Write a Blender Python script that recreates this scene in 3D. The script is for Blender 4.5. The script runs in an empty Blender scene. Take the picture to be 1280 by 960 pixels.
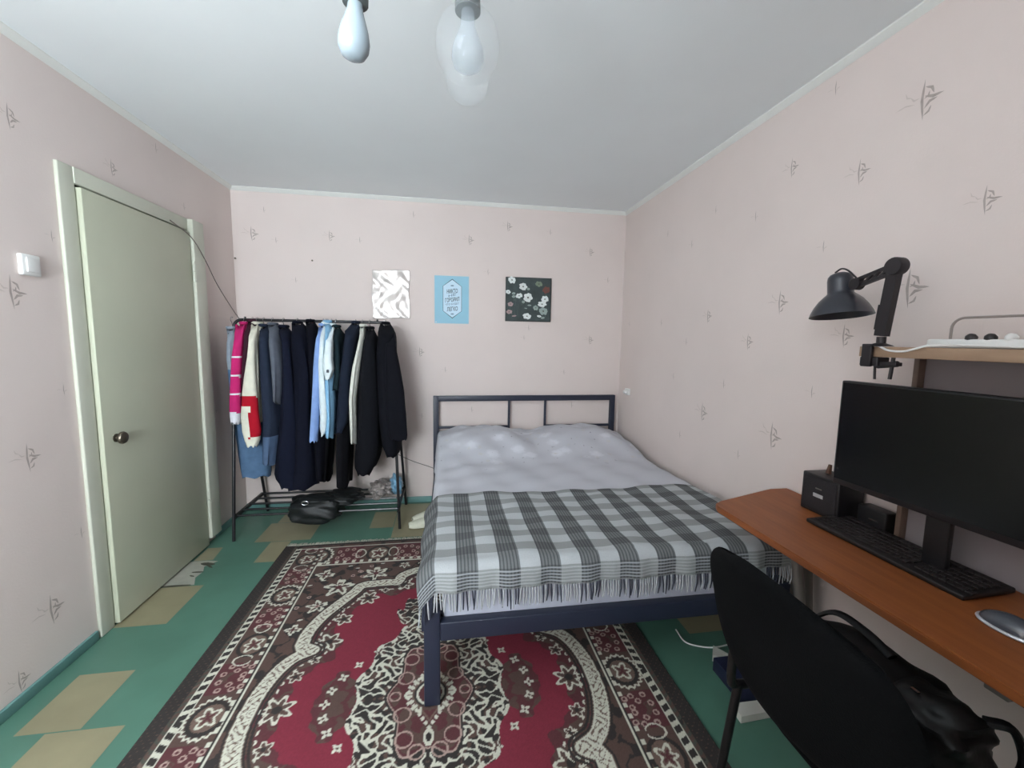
import bpy, bmesh, math, random
import numpy as np
from mathutils import Vector, Matrix, Euler
random.seed(7); RNG = np.random.default_rng(7)
SC = bpy.context.scene; COL = SC.collection
PI = math.pi
# ------------------------------------------------------------------ camera, world, light, exposure
F_PX, CAM_Z = 522.85, 1.403
cam_d = bpy.data.cameras.new('camera'); cam = bpy.data.objects.new('camera', cam_d); COL.objects.link(cam)
cam.location = (0, 0, CAM_Z); cam.rotation_euler = (1.4634, -0.0156, -0.1557)
cam_d.sensor_width = 36; cam_d.lens = 36 * F_PX / 1280; cam_d.clip_start = 0.02
SC.camera = cam
RC = Euler((1.4634, -0.0156, -0.1557)).to_matrix()
world = bpy.data.worlds.new('daylight'); SC.world = world; world.use_nodes = True
bgn = world.node_tree.nodes['Background']; bgn.inputs[0].default_value = (0.75, 0.85, 1, 1); bgn.inputs[1].default_value = 0.6
WIN = (-1.48, -0.25, 0.85, 2.30)          # window opening x0,x1,z0,z1 in the wall behind the camera
FRONT_Y = -0.75
la = bpy.data.lights.new('window_daylight', 'AREA'); la.shape = 'RECTANGLE'
la.size = WIN[1]-WIN[0]-.1; la.size_y = WIN[3]-WIN[2]-.1; la.energy = 72; la.color = (0.87, 0.95, 1.0)
lo = bpy.data.objects.new('window_daylight', la); COL.objects.link(lo)
lo.location = ((WIN[0]+WIN[1])/2, FRONT_Y+.0, (WIN[2]+WIN[3])/2); lo.rotation_euler = (PI/2+.16, 0, 0)
SC.view_settings.view_transform = 'Standard'; SC.view_settings.look = 'None'
SC.view_settings.exposure = 0.86; SC.view_settings.gamma = 1; SC.view_settings.use_curve_mapping = False
# ------------------------------------------------------------------ helpers
XL, XR, YB, H = -1.5875, 1.5367, 3.541, 2.5
def ray(u, v):
    return RC @ Vector(((u-640)/F_PX, -(v-480)/F_PX, -1.0))
def at(u, v, x=None, y=None, z=None):
    d = ray(u, v); o = Vector((0, 0, CAM_Z))
    t = ((x-o.x)/d.x) if x is not None else ((y-o.y)/d.y) if y is not None else ((z-o.z)/d.z)
    return o + d*t
def uv_of(p):
    c = RC.transposed() @ (Vector(p)-Vector((0, 0, CAM_Z)))
    return 640+F_PX*c.x/-c.z, 480-F_PX*c.y/-c.z
def srgb(c):
    return tuple(((x/255)/12.92 if x/255 <= .04045 else ((x/255+.055)/1.055)**2.4) for x in c)
MATS = {}
def mat(name, c, rough=.6, metal=0., noise=0., scale=20., bump=0., bscale=200., sheen=0., alpha=1., trans=0., coat=0., spec=.5):
    if name in MATS: return MATS[name]
    m = bpy.data.materials.new(name); m.use_nodes = True; nt = m.node_tree; b = nt.nodes['Principled BSDF']
    col = srgb(c) + (1,)
    b.inputs['Base Color'].default_value = col; b.inputs['Roughness'].default_value = rough
    b.inputs['Metallic'].default_value = metal; b.inputs['Alpha'].default_value = alpha
    b.inputs['Transmission Weight'].default_value = trans; b.inputs['Sheen Weight'].default_value = sheen
    b.inputs['Coat Weight'].default_value = coat; b.inputs['Specular IOR Level'].default_value = spec
    if noise or bump:
        tc = nt.nodes.new('ShaderNodeTexCoord')
    if noise:
        n = nt.nodes.new('ShaderNodeTexNoise'); n.inputs['Scale'].default_value = scale; n.inputs['Detail'].default_value = 4
        nt.links.new(tc.outputs['Object'], n.inputs['Vector'])
        r = nt.nodes.new('ShaderNodeMapRange'); r.inputs[1].default_value = .3; r.inputs[2].default_value = .7
        r.inputs[3].default_value = 1-noise; r.inputs[4].default_value = 1+noise
        nt.links.new(n.outputs['Fac'], r.inputs[0])
        mx = nt.nodes.new('ShaderNodeVectorMath'); mx.operation = 'SCALE'; mx.inputs[0].default_value = col[:3]
        nt.links.new(r.outputs[0], mx.inputs['Scale']); nt.links.new(mx.outputs[0], b.inputs['Base Color'])
    if bump:
        n2 = nt.nodes.new('ShaderNodeTexNoise'); n2.inputs['Scale'].default_value = bscale; n2.inputs['Detail'].default_value = 3
        nt.links.new(tc.outputs['Object'], n2.inputs['Vector'])
        bp = nt.nodes.new('ShaderNodeBump'); bp.inputs['Strength'].default_value = bump; bp.inputs['Distance'].default_value = .003
        nt.links.new(n2.outputs['Fac'], bp.inputs['Height']); nt.links.new(bp.outputs[0], b.inputs['Normal'])
    MATS[name] = m; return m
class MB:
    def __init__(s): s.v = []; s.f = []; s.m = []; s.sm = True
    def add(s, vs, fs, mi=0):
        o = len(s.v); s.v += [Vector(p) for p in vs]; s.f += [tuple(i+o for i in f) for f in fs]
        s.m += (mi if isinstance(mi, list) else [mi]*len(fs)); return s
    def box(s, lo, hi, mi=0, bev=0., M=None):
        bm = bmesh.new(); bmesh.ops.create_cube(bm, size=1)
        for v in bm.verts: v.co = Vector([lo[i]+(hi[i]-lo[i])*(v.co[i]+.5) for i in range(3)])
        if bev: bmesh.ops.bevel(bm, geom=bm.edges[:], offset=bev, segments=3, affect='EDGES', profile=.5)
        return s.addbm(bm, mi, M)
    def addbm(s, bm, mi=0, M=None):
        bm.verts.index_update()
        vs = [(M @ v.co if M else v.co.copy()) for v in bm.verts]
        s.add(vs, [[v.index for v in f.verts] for f in bm.faces], mi); bm.free(); return s
    def tube(s, pts, r, n=10, mi=0, cap=True, flat=None):
        P = [Vector(p) for p in pts]; N = len(P); R = r if isinstance(r, (list, tuple)) else [r]*N
        vs = []; up = None
        for i in range(N):
            t = (P[min(i+1, N-1)]-P[max(i-1, 0)]).normalized()
            if up is None: up = Vector((0, 0, 1)) if abs(t.z) < .9 else Vector((1, 0, 0))
            a = t.cross(up); a = a.normalized() if a.length > 1e-6 else Vector((1, 0, 0)); b = a.cross(t).normalized(); up = b
            for k in range(n):
                an = 2*PI*k/n; vs.append(P[i]+a*math.cos(an)*R[i]+b*math.sin(an)*R[i]*(flat or 1))
        fs = [(i*n+k, i*n+(k+1) % n, (i+1)*n+(k+1) % n, (i+1)*n+k) for i in range(N-1) for k in range(n)]
        if cap: fs += [tuple(range(n))[::-1], tuple((N-1)*n+k for k in range(n))]
        return s.add(vs, fs, mi)
    def lathe(s, prof, c=(0, 0, 0), n=28, M=None, mi=0):
        vs = []
        for r, z in prof:
            for k in range(n):
                p = Vector((r*math.cos(2*PI*k/n), r*math.sin(2*PI*k/n), z))
                if M: p = M @ p
                vs.append(p+Vector(c))
        N = len(prof)
        return s.add(vs, [(i*n+k, i*n+(k+1) % n, (i+1)*n+(k+1) % n, (i+1)*n+k) for i in range(N-1) for k in range(n)], mi)
    def rings(s, rings, mi=0, cap=True):
        n = len(rings[0]); vs = [p for r in rings for p in r]; N = len(rings)
        fs = [(i*n+k, i*n+(k+1) % n, (i+1)*n+(k+1) % n, (i+1)*n+k) for i in range(N-1) for k in range(n)]
        if cap: fs += [tuple(range(n))[::-1], tuple((N-1)*n+k for k in range(n))]
        return s.add(vs, fs, mi)
    def prism(s, poly, d, mi=0):
        poly = [Vector(p) for p in poly]; d = Vector(d); n = len(poly)
        s.add(poly+[p+d for p in poly], [tuple(range(n)), tuple(range(2*n-1, n-1, -1))]+[(i, i+n, (i+1) % n+n, (i+1) % n) for i in range(n)], mi); return s
    def grid(s, fn, nu, nv, mi=0, closed=False):
        vs = [fn(i/nu, j/nv) for j in range(nv+1) for i in range(nu+1)]
        return s.add(vs, [(j*(nu+1)+i, j*(nu+1)+i+1, (j+1)*(nu+1)+i+1, (j+1)*(nu+1)+i) for j in range(nv) for i in range(nu)], mi)
def arc(c, r, a0, a1, n, ax):
    ax0, ax1 = Vector(ax[0]), Vector(ax[1])
    return [Vector(c)+ax0*r*math.cos(a0+(a1-a0)*i/n)+ax1*r*math.sin(a0+(a1-a0)*i/n) for i in range(n+1)]
def smooth_path(pts, n=6):
    P = [Vector(p) for p in pts]; P = [2*P[0]-P[1]]+P+[2*P[-1]-P[-2]]; out = []
    for i in range(1, len(P)-2):
        for k in range(n):
            t = k/n; a, b, c, d = P[i-1:i+3]
            out.append(.5*((2*b)+(c-a)*t+(2*a-5*b+4*c-d)*t*t+(3*b-3*c+d-a)*t**3))
    return out+[P[-2]]
def wloc(o):
    p = Vector((0, 0, 0))
    while o: p = p+o.location; o = o.parent
    return p
def tag(o, label=None, cat=None, group=None, kind=None):
    for k, v in (('label', label), ('category', cat), ('group', group), ('kind', kind)):
        if v: o[k] = v
    return o
def obj(name, mb, mats, parent=None, angle=40, flat=False):
    me = bpy.data.meshes.new(name)
    if parent: base = wloc(parent)
    else:
        xs = [v.x for v in mb.v]; ys = [v.y for v in mb.v]; zs = [v.z for v in mb.v]
        base = Vector(((min(xs)+max(xs))/2, (min(ys)+max(ys))/2, min(zs)))
    me.from_pydata([v-base for v in mb.v], [], mb.f)
    for m in (mats if isinstance(mats, (list, tuple)) else [mats]): me.materials.append(m)
    me.polygons.foreach_set('material_index', mb.m)
    bm = bmesh.new(); bm.from_mesh(me); bmesh.ops.recalc_face_normals(bm, faces=bm.faces); bm.to_mesh(me); bm.free()
    if not flat:
        me.shade_smooth(); me.set_sharp_from_angle(angle=math.radians(angle))
    o = bpy.data.objects.new(name, me); COL.objects.link(o)
    if parent: o.parent = parent
    else: o.location = base
    return o
def thing(name, label, cat, loc, group=None):
    o = bpy.data.objects.new(name, None); COL.objects.link(o); o.location = loc; o.empty_display_size = .05
    return tag(o, label, cat, group)
def struct(name, mb, m, parent=None, **k):
    o = obj(name, mb, m, parent, **k)
    if not parent: o['kind'] = 'structure'
    return o
def hsh(i): return (math.sin(i*127.1+3.7)*43758.5453) % 1
# ------------------------------------------------------------------ materials
M_wall = mat('pink_wallpaper', (224, 211, 206), .85, noise=.02, scale=3, bump=.15, bscale=120)
M_motif = mat('wallpaper_motif', (176, 164, 158), .85, noise=.10, scale=60)
M_motif2 = mat('wallpaper_motif_faint', (207, 194, 188), .85, noise=.03, scale=60)
M_ceil = mat('ceiling_paint', (236, 242, 244), .8, noise=.015, scale=2)
M_white = mat('white_trim_paint', (228, 230, 226), .55)
M_floor = mat('teal_floor_paint', (84, 126, 110), .36, noise=.10, scale=4, bump=.05, bscale=25)
M_tan = mat('tan_floor_tile', (146, 140, 112), .38, noise=.09, scale=6)
M_bare = mat('bare_grey_floor', (168, 168, 156), .5, noise=.12, scale=14)
M_scuff = mat('floor_scuff', (84, 84, 72), .6, noise=.2, scale=30)
M_base = mat('teal_skirting_paint', (108, 152, 148), .4, noise=.05, scale=10)
M_door = mat('door_paint', (190, 193, 172), .42, noise=.03, scale=3, bump=.06, bscale=14)
M_frame = mat('door_frame_paint', (203, 205, 190), .45, noise=.03, scale=5, bump=.05, bscale=20)
M_bronze = mat('door_knob_metal', (110, 102, 90), .35, metal=.8)
M_plastic = mat('white_plastic', (228, 228, 226), .35)
M_black = mat('black_tube', (26, 26, 30), .32)
M_bedmetal = mat('navy_black_bed_metal', (38, 44, 62), .42)
M_chrome = mat('steel', (190, 190, 195), .25, metal=1.)
# ------------------------------------------------------------------ the room
fl = MB(); fl.box((XL-.1, FRONT_Y-.1, -.1), (XR+.1, YB+.1, 0), 0)
def patch(x0, x1, y0, y1, mi=1, h=.0006):
    fl.add([(x0, y0, h), (x1, y0, h), (x1, y1, h), (x0, y1, h)], [(0, 1, 2, 3)], mi)
for r in [(-1.49, -1.285, 1.565, 1.835), (-1.39, -1.14, 1.20, 1.56), (-1.575, -1.345, 2.13, 2.455), (-1.18, -1.05, 2.67, 2.94),
          (-1.29, -.93, 2.945, 3.24), (-1.25, -1.0, 3.245, 3.52), (-.56, -.39, 3.07, 3.36), (-.385, -.08, 2.9, 3.50),
          (1.16, 1.45, 1.72, 2.05), (-1.45, -1.2, .6, .95), (-.9, -.6, -.5, -.1), (.3, .6, -.6, -.2)]:
    patch(*r)
fl.add([(-1.578, 2.46, .0008), (-1.40, 2.465, .0008), (-1.435, 2.54, .0008), (-1.425, 2.60, .0008), (-1.45, 2.66, .0008), (-1.40, 2.72, .0008), (-1.47, 2.735, .0008), (-1.578, 2.73, .0008)], [tuple(range(8))], 2)
fl.add([(-1.55, 2.735, .0007), (-1.44, 2.74, .0007), (-1.46, 2.90, .0007), (-1.55, 2.90, .0007)], [(0, 1, 2, 3)], 1)
for k, (x, y, w, l, a) in enumerate([(-1.5, 2.463, .085, .009, 0), (-1.445, 2.69, .04, .018, .5), (-1.455, 2.60, .03, .008, .2), (-1.463, 2.56, .015, .009, .9), (-1.42, 2.66, .025, .02, 1.2)]):
    fl.add([(x+math.cos(t+a)*w*(1+.2*hsh(k*9+i)), y+math.sin(t)*l*(1+.3*hsh(k*7+i)), .0012) for i, t in enumerate([j*PI/5 for j in range(10)])], [tuple(range(10))], 3)
struct('floor', fl, [M_floor, M_tan, M_bare, M_scuff], flat=True)
struct('ceiling', MB().box((XL-.1, FRONT_Y-.1, H), (XR+.1, YB+.1, H+.1)), M_ceil)
RM = [(1.228,2.196,'L'),(1.426,2.046,'M'),(1.755,2.186,'M'),(1.029,1.822,'M'),(1.961,2.035,'s'),(2.291,2.161,'s'),(1.564,2.417,'s'),(2.82,2.153,'s'),(2.515,2.017,'s'),(1.552,1.801,'s'),(1.76,1.591,'L'),(2.301,1.556,'M'),(1.206,1.594,'L'),(1.424,1.435,'M'),(1.951,1.408,'M'),(2.512,1.403,'s'),(2.295,.98,'L'),(1.741,.962,'L'),(2.115,1.171,'s'),(2.642,1.168,'s'),(1.959,.811,'s'),(2.843,1.538,'s'),(3.379,1.544,'s'),(2.522,.789,'s'),(1.544,1.199,'s'),(.93,2.0,'s')]
BM = [(-1.451,2.165,'L'),(-.893,2.177,'M'),(-.253,2.377,'s'),(.192,2.202,'M'),(.508,2.327,'M'),(1.225,2.154,'M'),(-1.358,2.346,'s'),(1.245,1.404,'M'),(.66,1.416,'s'),(-.003,1.139,'s'),(1.022,1.122,'s'),(.346,1.952,'s'),(1.393,1.925,'s'),(.869,2.301,'s'),(-.667,2.158,'s'),(-1.283,2.127,'s'),(-1.151,1.832,'s'),(-.212,1.284,'M'),(.70,1.50,'s'),(.22,.80,'s'),(1.1,.83,'s'),(-.2,.75,'s')]
LM = [(1.845,1.547,'L'),(2.033,1.791,'s'),(2.389,2.191,'M'),(2.952,2.18,'s'),(1.837,.92,'L'),(1.865,.277,'L'),(1.714,.09,'M'),(2.018,1.162,'s'),(2.034,.527,'s'),(3.162,1.526,'s'),(3.171,.88,'s'),(3.153,.249,'s'),(1.902,2.188,'M'),(2.727,2.425,'s')]
for lst in (RM, LM):                                       # the pattern goes on where the frame ends
    for i in range(5):
        for j in range(4): lst.append((FRONT_Y+.15+i*.3+.1*hsh(i*5+j), .35+j*.55+.2*(i % 2), 'LsMs'[(i+j) % 4]))
def motifs(mb, lst, frame, seed=0, flip=1):
    """sparse brush-stroke twigs of the wallpaper; frame(a,z,h) -> point on the wall"""
    strokes = [(-.02, .55, .02, -.55, .07, 1), (.0, .34, .24, .06, .07, 1), (.0, .10, .48, -.02, .08, 1), (.02, -.24, .34, -.08, .08, 1), (.02, -.42, .20, -.22, .06, 1),
               (-.1, .1, -.35, .22, .05, 2), (-.2, -.02, -.75, .03, .04, 2), (-.3, .2, -.5, .42, .04, 2), (.0, .02, .13, .18, .05, 1)]
    for i, (a, z, sz) in enumerate(lst):
        s = {'L': .115, 'M': .082, 's': .05}[sz]*(.92+.2*hsh(i+seed))
        st = strokes if sz != 's' else strokes[:1]+strokes[3:4]+strokes[6:7]
        for k, (x0, y0, x1, y1, w, mi) in enumerate(st):
            j = .04*(hsh(i*11+seed)-.5); p0 = Vector((x0+j, y0)); p1 = Vector((x1+j, y1)); d = (p1-p0); n = Vector((-d.y, d.x)).normalized()
            mid = (p0+p1)/2+n*.06*(1 if k % 2 else -1); wv = n*w/2*(1.4 if sz == 's' else 1.3)
            q = [p0, (p0+mid)/2+wv*.7, mid+wv, (mid+p1)/2+wv*.7, p1, (mid+p1)/2-wv*.5, mid-wv*.6, (p0+mid)/2-wv*.5]
            mb.add([frame(a+c.x*s*flip, z+c.y*s, .0005+.0001*k) for c in q], [tuple(range(8))], mi if sz != 's' else 2 if k else 1)
wb = MB().box((XL-.1, YB, 0), (XR+.1, YB+.1, H)); motifs(wb, BM, lambda a, z, h: (a, YB-h, z)); struct('wall_back', wb, [M_wall, M_motif, M_motif2], flat=True)
wr = MB().box((XR, FRONT_Y, 0), (XR+.1, YB, H)); motifs(wr, RM, lambda a, z, h: (XR-h, a, z), 40, -1)
struct('wall_right', wr, [M_wall, M_motif, M_motif2], flat=True)
wl = MB().box((XL-.1, FRONT_Y, 0), (XL, YB, H)); motifs(wl, LM, lambda a, z, h: (XL+h, a, z), 80)
struct('wall_left', wl, [M_wall, M_motif, M_motif2], flat=True)
wf = MB(); y0, y1 = FRONT_Y-.1, FRONT_Y-.0; x0, x1, z0, z1 = WIN
wf.box((XL-.1, y0, 0), (x0, y1, H)); wf.box((x1, y0, 0), (XR+.1, y1, H)); wf.box((x0, y0, 0), (x1, y1, z0)); wf.box((x0, y0, z1), (x1, y1, H)); wf.box((.14, FRONT_Y, 1.62), (XR, -.30, H)); wf.box((-.52, FRONT_Y, 0), (XR, -.12, 1.70))     # pier and ledge boxes added, unseen, to block window light on the right
struct('wall_front_and_light_block', wf, M_wall)
wn = MB(); t = .05
wn.box((x0, y0+.02, z0), (x0+t, y0+.07, z1)); wn.box((x1-t, y0+.02, z0), (x1, y0+.07, z1)); wn.box((x0, y0+.02, z0), (x1, y0+.07, z0+t)); wn.box((x0, y0+.02, z1-t), (x1, y0+.07, z1)); wn.box(((x0+x1)/2-t/2, y0+.02, z0), ((x0+x1)/2+t/2, y0+.07, z1))
w1 = struct('window_1', wn, M_white)
obj('pane', MB().box((x0+t, y0+.04, z0+t), (x1-t, y0+.045, z1-t)), mat('window_glass', (235, 245, 250), .02, trans=1.), w1)
# cornice between ceiling and walls
def cornice(p0, p1, inn):
    prof = [(0, 0), (.024, 0), (.023, -.006), (.014, -.013), (.007, -.024), (0, -.027)]
    return MB().rings([[Vector(p)+Vector(inn)*a+Vector((0, 0, H+b)) for a, b in prof] for p in (p0, p1)])
struct('trim_1', cornice((XL, YB, 0), (XR, YB, 0), (0, -1, 0)), M_white)
struct('trim_2', cornice((XL, FRONT_Y, 0), (XL, YB, 0), (1, 0, 0)), M_white)
struct('trim_3', cornice((XR, FRONT_Y, 0), (XR, YB, 0), (-1, 0, 0)), M_white)
struct('baseboard_back', MB().box((XL, YB-.014, 0), (XR, YB, .05), bev=.004), M_base)
struct('baseboard_left', MB().box((XL, FRONT_Y, 0), (XL+.014, 2.055, .045), bev=.004).box((XL, 3.065, 0), (XL+.014, YB-.014, .045), bev=.004), M_base)
struct('baseboard_right', MB().box((XR-.014, FRONT_Y, 0), (XR, YB-.014, .045), bev=.004), M_base)
# door in the left wall
DY0, DY1, DZ = 2.150, 2.928, 2.024
dr = thing('door_1', None, None, (XL, (DY0+DY1)/2, 0)); dr['kind'] = 'structure'
obj('door_leaf', MB().box((XL+.002, DY0, .012), (XL+.034, DY1, DZ), bev=.003), M_door, dr)
dfm = MB()
dfm.box((XL, 2.066, .0), (XL+.016, DY0-.005, 2.105), bev=.005); dfm.box((XL, DY1+.008, .05), (XL+.050, 3.055, 2.105), bev=.006)
dfm.box((XL, DY0-.01, DZ+.012), (XL+.020, DY1+.01, 2.105), bev=.004)
obj('door_frame', dfm, M_frame, dr)
obj('gap_shade', MB().box((XL, DY0-.004, .0), (XL+.004, DY1+.004, .012)).box((XL, DY0-.004, DZ), (XL+.003, DY1+.004, DZ+.012)), mat('door_gap', (60, 58, 50), .8), dr)  # dark strips painting the shade of the gaps above and below the leaf
kb = MB(); Mk = Matrix.Rotation(PI/2, 4, 'Y'); kc = (XL+.034, 2.222, .905)
kb.lathe([(0, 0), (.020, 0), (.020, .003), (.010, .005), (.010, .014), (.022, .018), (.029, .024), (.030, .030), (.026, .037), (.012, .041), (0, .042)], kc, 24, Mk)
obj('door_knob', kb, M_bronze, dr)
for z in (1.785, .25):
    hb = MB(); hb.tube([(XL+.044, DY1+.004, z-.06), (XL+.044, DY1+.004, z-.003)], .008); hb.tube([(XL+.044, DY1+.004, z+.003), (XL+.044, DY1+.004, z+.06)], .008)
    hb.lathe([(0, .072), (.006, .068), (.005, .06)], (XL+.044, DY1+.004, z), 10); hb.box((XL+.050, DY1+.006, z-.055), (XL+.053, DY1+.030, z+.055))
    obj('hinge', hb, M_frame, dr)
# light switch
sw = thing('light_switch', 'square white plastic light switch on the wall beside the door', 'switch', (XL, 1.912, 1.61))
obj('cover_plate', MB().box((XL, 1.873, 1.615), (XL+.018, 1.950, 1.695), bev=.006), M_plastic, sw)
obj('rocker', MB().box((XL+.018, 1.888, 1.628), (XL+.024, 1.935, 1.682), bev=.002), M_plastic, sw)
so = thing('wall_socket', 'small white wall socket on the right wall next to the headboard', 'socket', (XR, 3.33, .94))
obj('socket_box', MB().box((XR-.028, 3.30, .945), (XR, 3.36, 1.0), bev=.005), M_plastic, so)
obj('plug', MB().lathe([(0, 0), (.014, 0), (.016, .012), (.012, .022), (0, .024)], (XR-.028, 3.33, .972), 14, Matrix.Rotation(-PI/2, 4, 'Y')), M_plastic, so)
for (x, z, lb) in ((-1.583+.012, 1.976, 'small dark nail in the back wall right at the left corner above the clothes rack'), (-1.023, 1.983, 'small dark nail in the back wall between the corner and the silvery sheet')):
    tag(obj('nail', MB().lathe([(0, 0), (.006, 0), (.007, .004), (.003, .010), (.003, .02), (0, .02)], (x, YB-.018, z), 10, Matrix.Rotation(-PI/2, 4, 'X')), M_bronze), lb, 'nail')
# cord from the door frame across the corner down behind the rack to the bed
cp = smooth_path([(XL+.037, 2.74, 2.045), (XL+.058, 2.90, 1.985), (XL+.050, 3.05, 1.88), (XL+.02, 3.25, 1.74), (XL+.008, 3.5, 1.565), (-1.55, YB-.006, 1.50), (-1.2, YB-.006, 1.02), (-.75, YB-.006, .68), (-.384, YB-.006, .415), (-.12, YB-.006, .30), (.05, YB-.006, .22)], 8)
cp = [Vector((max(p.x, XL+.006), min(p.y, YB-.006), p.z)) for p in cp]
tag(obj('cord', MB().tube(cp, .0028, 6), mat('grey_brown_cord', (108, 98, 94), .6)), 'thin brown cord running from the door frame down behind the clothes rack', 'cord')
#@@PART2
# ------------------------------------------------------------------ rug (woven pattern as vertex colours of its own mesh)
RX, RY, RHW, RHL = -.062, 1.540, .990, 1.310
def seg_dist(X, Y, pts):
    best = np.full(X.shape, 9.)
    for (ax, ay), (bx, by) in zip(pts[:-1], pts[1:]):
        dx, dy = bx-ax, by-ay; L = dx*dx+dy*dy+1e-12
        t = np.clip(((X-ax)*dx+(Y-ay)*dy)/L, 0, 1); best = np.minimum(best, np.hypot(X-ax-t*dx, Y-ay-t*dy))
    return best
def inside(X, Y, pts):
    r = np.zeros(X.shape, bool); n = len(pts)
    for i in range(n):
        (ax, ay), (bx, by) = pts[i], pts[(i+1) % n]
        if ay == by: continue
        c = ((ay > Y) != (by > Y)) & (X < (bx-ax)*(Y-ay)/(by-ay)+ax); r ^= c
    return r
def curve2(pts, n=5):
    return [(p.x, p.y) for p in smooth_path([(a, b, 0) for a, b in pts], n)]
def rug_colours(nx, ny):
    C = dict(cream=(206, 206, 190), brown=(88, 68, 62), dark=(50, 46, 44), maroon=(90, 48, 52), red=(126, 40, 58), grey=(74, 76, 68), pink=(176, 152, 142), mid=(112, 92, 82))
    C = {k: np.array(srgb(v)) for k, v in C.items()}
    xs = np.linspace(0, RHW, nx); ys = np.linspace(0, RHL, ny); X, Y = np.meshgrid(xs, ys)      # one quarter
    img = np.zeros(X.shape+(3,)); img[:] = C['brown']
    put = lambda m, c: img.__setitem__(m, C[c])
    wx = X+.012*np.sin(Y*70)+.006*np.sin(Y*151+1); wy = Y+.012*np.sin(X*75+1)+.006*np.sin(X*143)
    nz = np.sin(wx*47)*np.sin(wy*43)+.5*np.sin(wx*93+2)*np.sin(wy*87+1)
    put(nz > .75, 'dark'); put(nz < -.8, 'mid')
    # outer field edge
    edge = (X > .93) | (Y > 1.285); put(edge, 'dark')
    put(edge & (np.sin(X*260)*np.sin(Y*230) > .82), 'brown')
    put((X > .905) & (X <= .93) & (np.sin(Y*190+np.sin(X*300)) > .2), 'grey')
    # guard stripe
    g = (X > .872) & (X < .908) & (Y < 1.262); put(g, 'cream')
    put(g & (X > .877) & (X < .903) & (((Y*1+.35*(X-.89)) % .045) < .026), 'dark')
    g = (Y > 1.250) & (Y < 1.258) & (X < .908); put(g, 'cream')
    # border
    B = ((X > .725) & (X < .872) & (Y < 1.25)) | ((Y > 1.03) & (Y < 1.25) & (X < .872))
    bx = X > .725
    s = np.where((Y > 1.03) & (X < .725), X, Y); w = np.where((Y > 1.03) & (X < .725), (Y-1.14)/1.5, X-.799)   # along and across
    ph = s % .372; ph = np.minimum(ph, .372-ph)                                        # 0 at a roundel
    put(B, 'brown'); put(B & (ph > .105), 'maroon'); put(B & (ph > .105) & (nz > .55), 'brown')
    e = np.hypot(w/.070, ph/.082); th = np.arctan2(w, ph+1e-6)
    idx = np.floor((s+.186)/.372).astype(int) % 2
    ee = e+.06*np.cos(th*22)
    put(B & (ee < 1.12), 'brown'); put(B & (ee > .98) & (ee < 1.12) & (idx == 0), 'cream'); put(B & (e > .72) & (e < .93), 'dark'); put(B & (e < .72), 'mid' )
    st = e+.13*np.cos(th*5+1); put(B & (st > .34) & (st < .50), 'cream'); put(B & (st < .2), 'maroon')
    for (pp, ww) in ((.125, -.02), (.125, .03), (.15, .0), (.175, -.035), (.165, .045), (.135, -.05)):
        d = np.hypot(w-ww, ph-pp); put(B & (d < .0125), 'pink'); put(B & (d < .0065), 'maroon')
    d = np.abs(np.hypot(w-.005, ph-.10)-.03+.01*np.sin(s*60)); put(B & (d < .004) & (idx == 1) & (w > -.03), 'cream')
    put(B & (np.abs(w+.058) < .009) & ((s % .05) < .02), 'cream')
    # inner line
    put((np.abs(X-.722) < .0035) & (Y < 1.03) | (np.abs(Y-1.03) < .005) & (X < .725), 'cream')
    put((np.abs(X-.730) < .0045) & (Y < 1.03), 'dark')
    # spandrels
    F = (X < .718) & (Y < 1.024)
    put(F, 'brown'); put(F & (nz > .35), 'dark')
    BD = curve2([(.668, 0), (.660, .10), (.632, .20), (.590, .265), (.528, .300)], 4)+[(.55, .312), (.575, .325)]+curve2([(.585, .345), (.582, .43), (.55, .53), (.505, .61), (.462, .68), (.430, .735)], 4)+[(.415, .775), (.385, .79)]+curve2([(.35, .79), (.28, .795), (.215, .79)], 4)+curve2([(.205, .81), (.19, .855), (.13, .895), (.06, .918), (0, .925)], 4)
    poly = BD+[(0, 0)]
    ins = inside(X, Y, poly); d = seg_dist(X, Y, BD)
    for (cx, cy, r, k) in ((.53, .78, .075, 5), (.35, .90, .065, 6), (.60, .62, .05, 5), (.64, .92, .05, 4), (.66, .45, .035, 4), (.19, .97, .03, 5), (.09, .985, .02, 4)):
        a = np.arctan2(Y-cy, X-cx); q = np.hypot(X-cx, Y-cy)/r
        lf = np.abs(q-.62-.3*np.cos(a*k+cx*9)-.12*np.sin(a*11)); put(F & ~ins & (lf < .20) & (q < 1.15), 'cream'); put(F & ~ins & (q < .22), 'maroon')
    for i in range(46):
        cx, cy = .70*hsh(i*3.1), .35+.66*hsh(i*7.7+2); q = np.hypot(X-cx, Y-cy)
        if i % 2: put(F & ~ins & (d > .06) & (q < .012) & (q > .006), 'pink')
        else: put(F & ~ins & (d > .06) & (np.hypot((X-cx)*1.2+(Y-cy)*.8, (Y-cy)*2.6) < .014), 'cream')
    # inside: margin, red field
    put(ins, 'red')
    dd = d+.014*np.sin(np.arctan2(Y, X)*34)
    put(ins & (d < .16), 'maroon'); put(ins & (d < .13) & (nz > .1), 'brown')
    inner = ins & (dd > .115); put(inner, 'red')
    for (cx, cy, r, k) in ((.565, .0, .058, 7), (.47, .345, .055, 6), (.55, .155, .03, 5), (.44, .50, .04, 5), (.35, .66, .05, 6), (.17, .76, .045, 6), (.50, .24, .022, 5), (.47, .58, .02, 5), (.27, .72, .02, 4), (.05, .82, .03, 5)):
        a = np.arctan2(Y-cy, X-cx); q = np.hypot(X-cx, Y-cy)/r
        pet = .78+.24*np.cos(a*k*1.0); put(ins & (q < pet+.10), 'brown'); put(ins & (np.abs(q-pet) < .13), 'cream'); put(ins & (q < .3), 'dark')
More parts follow.
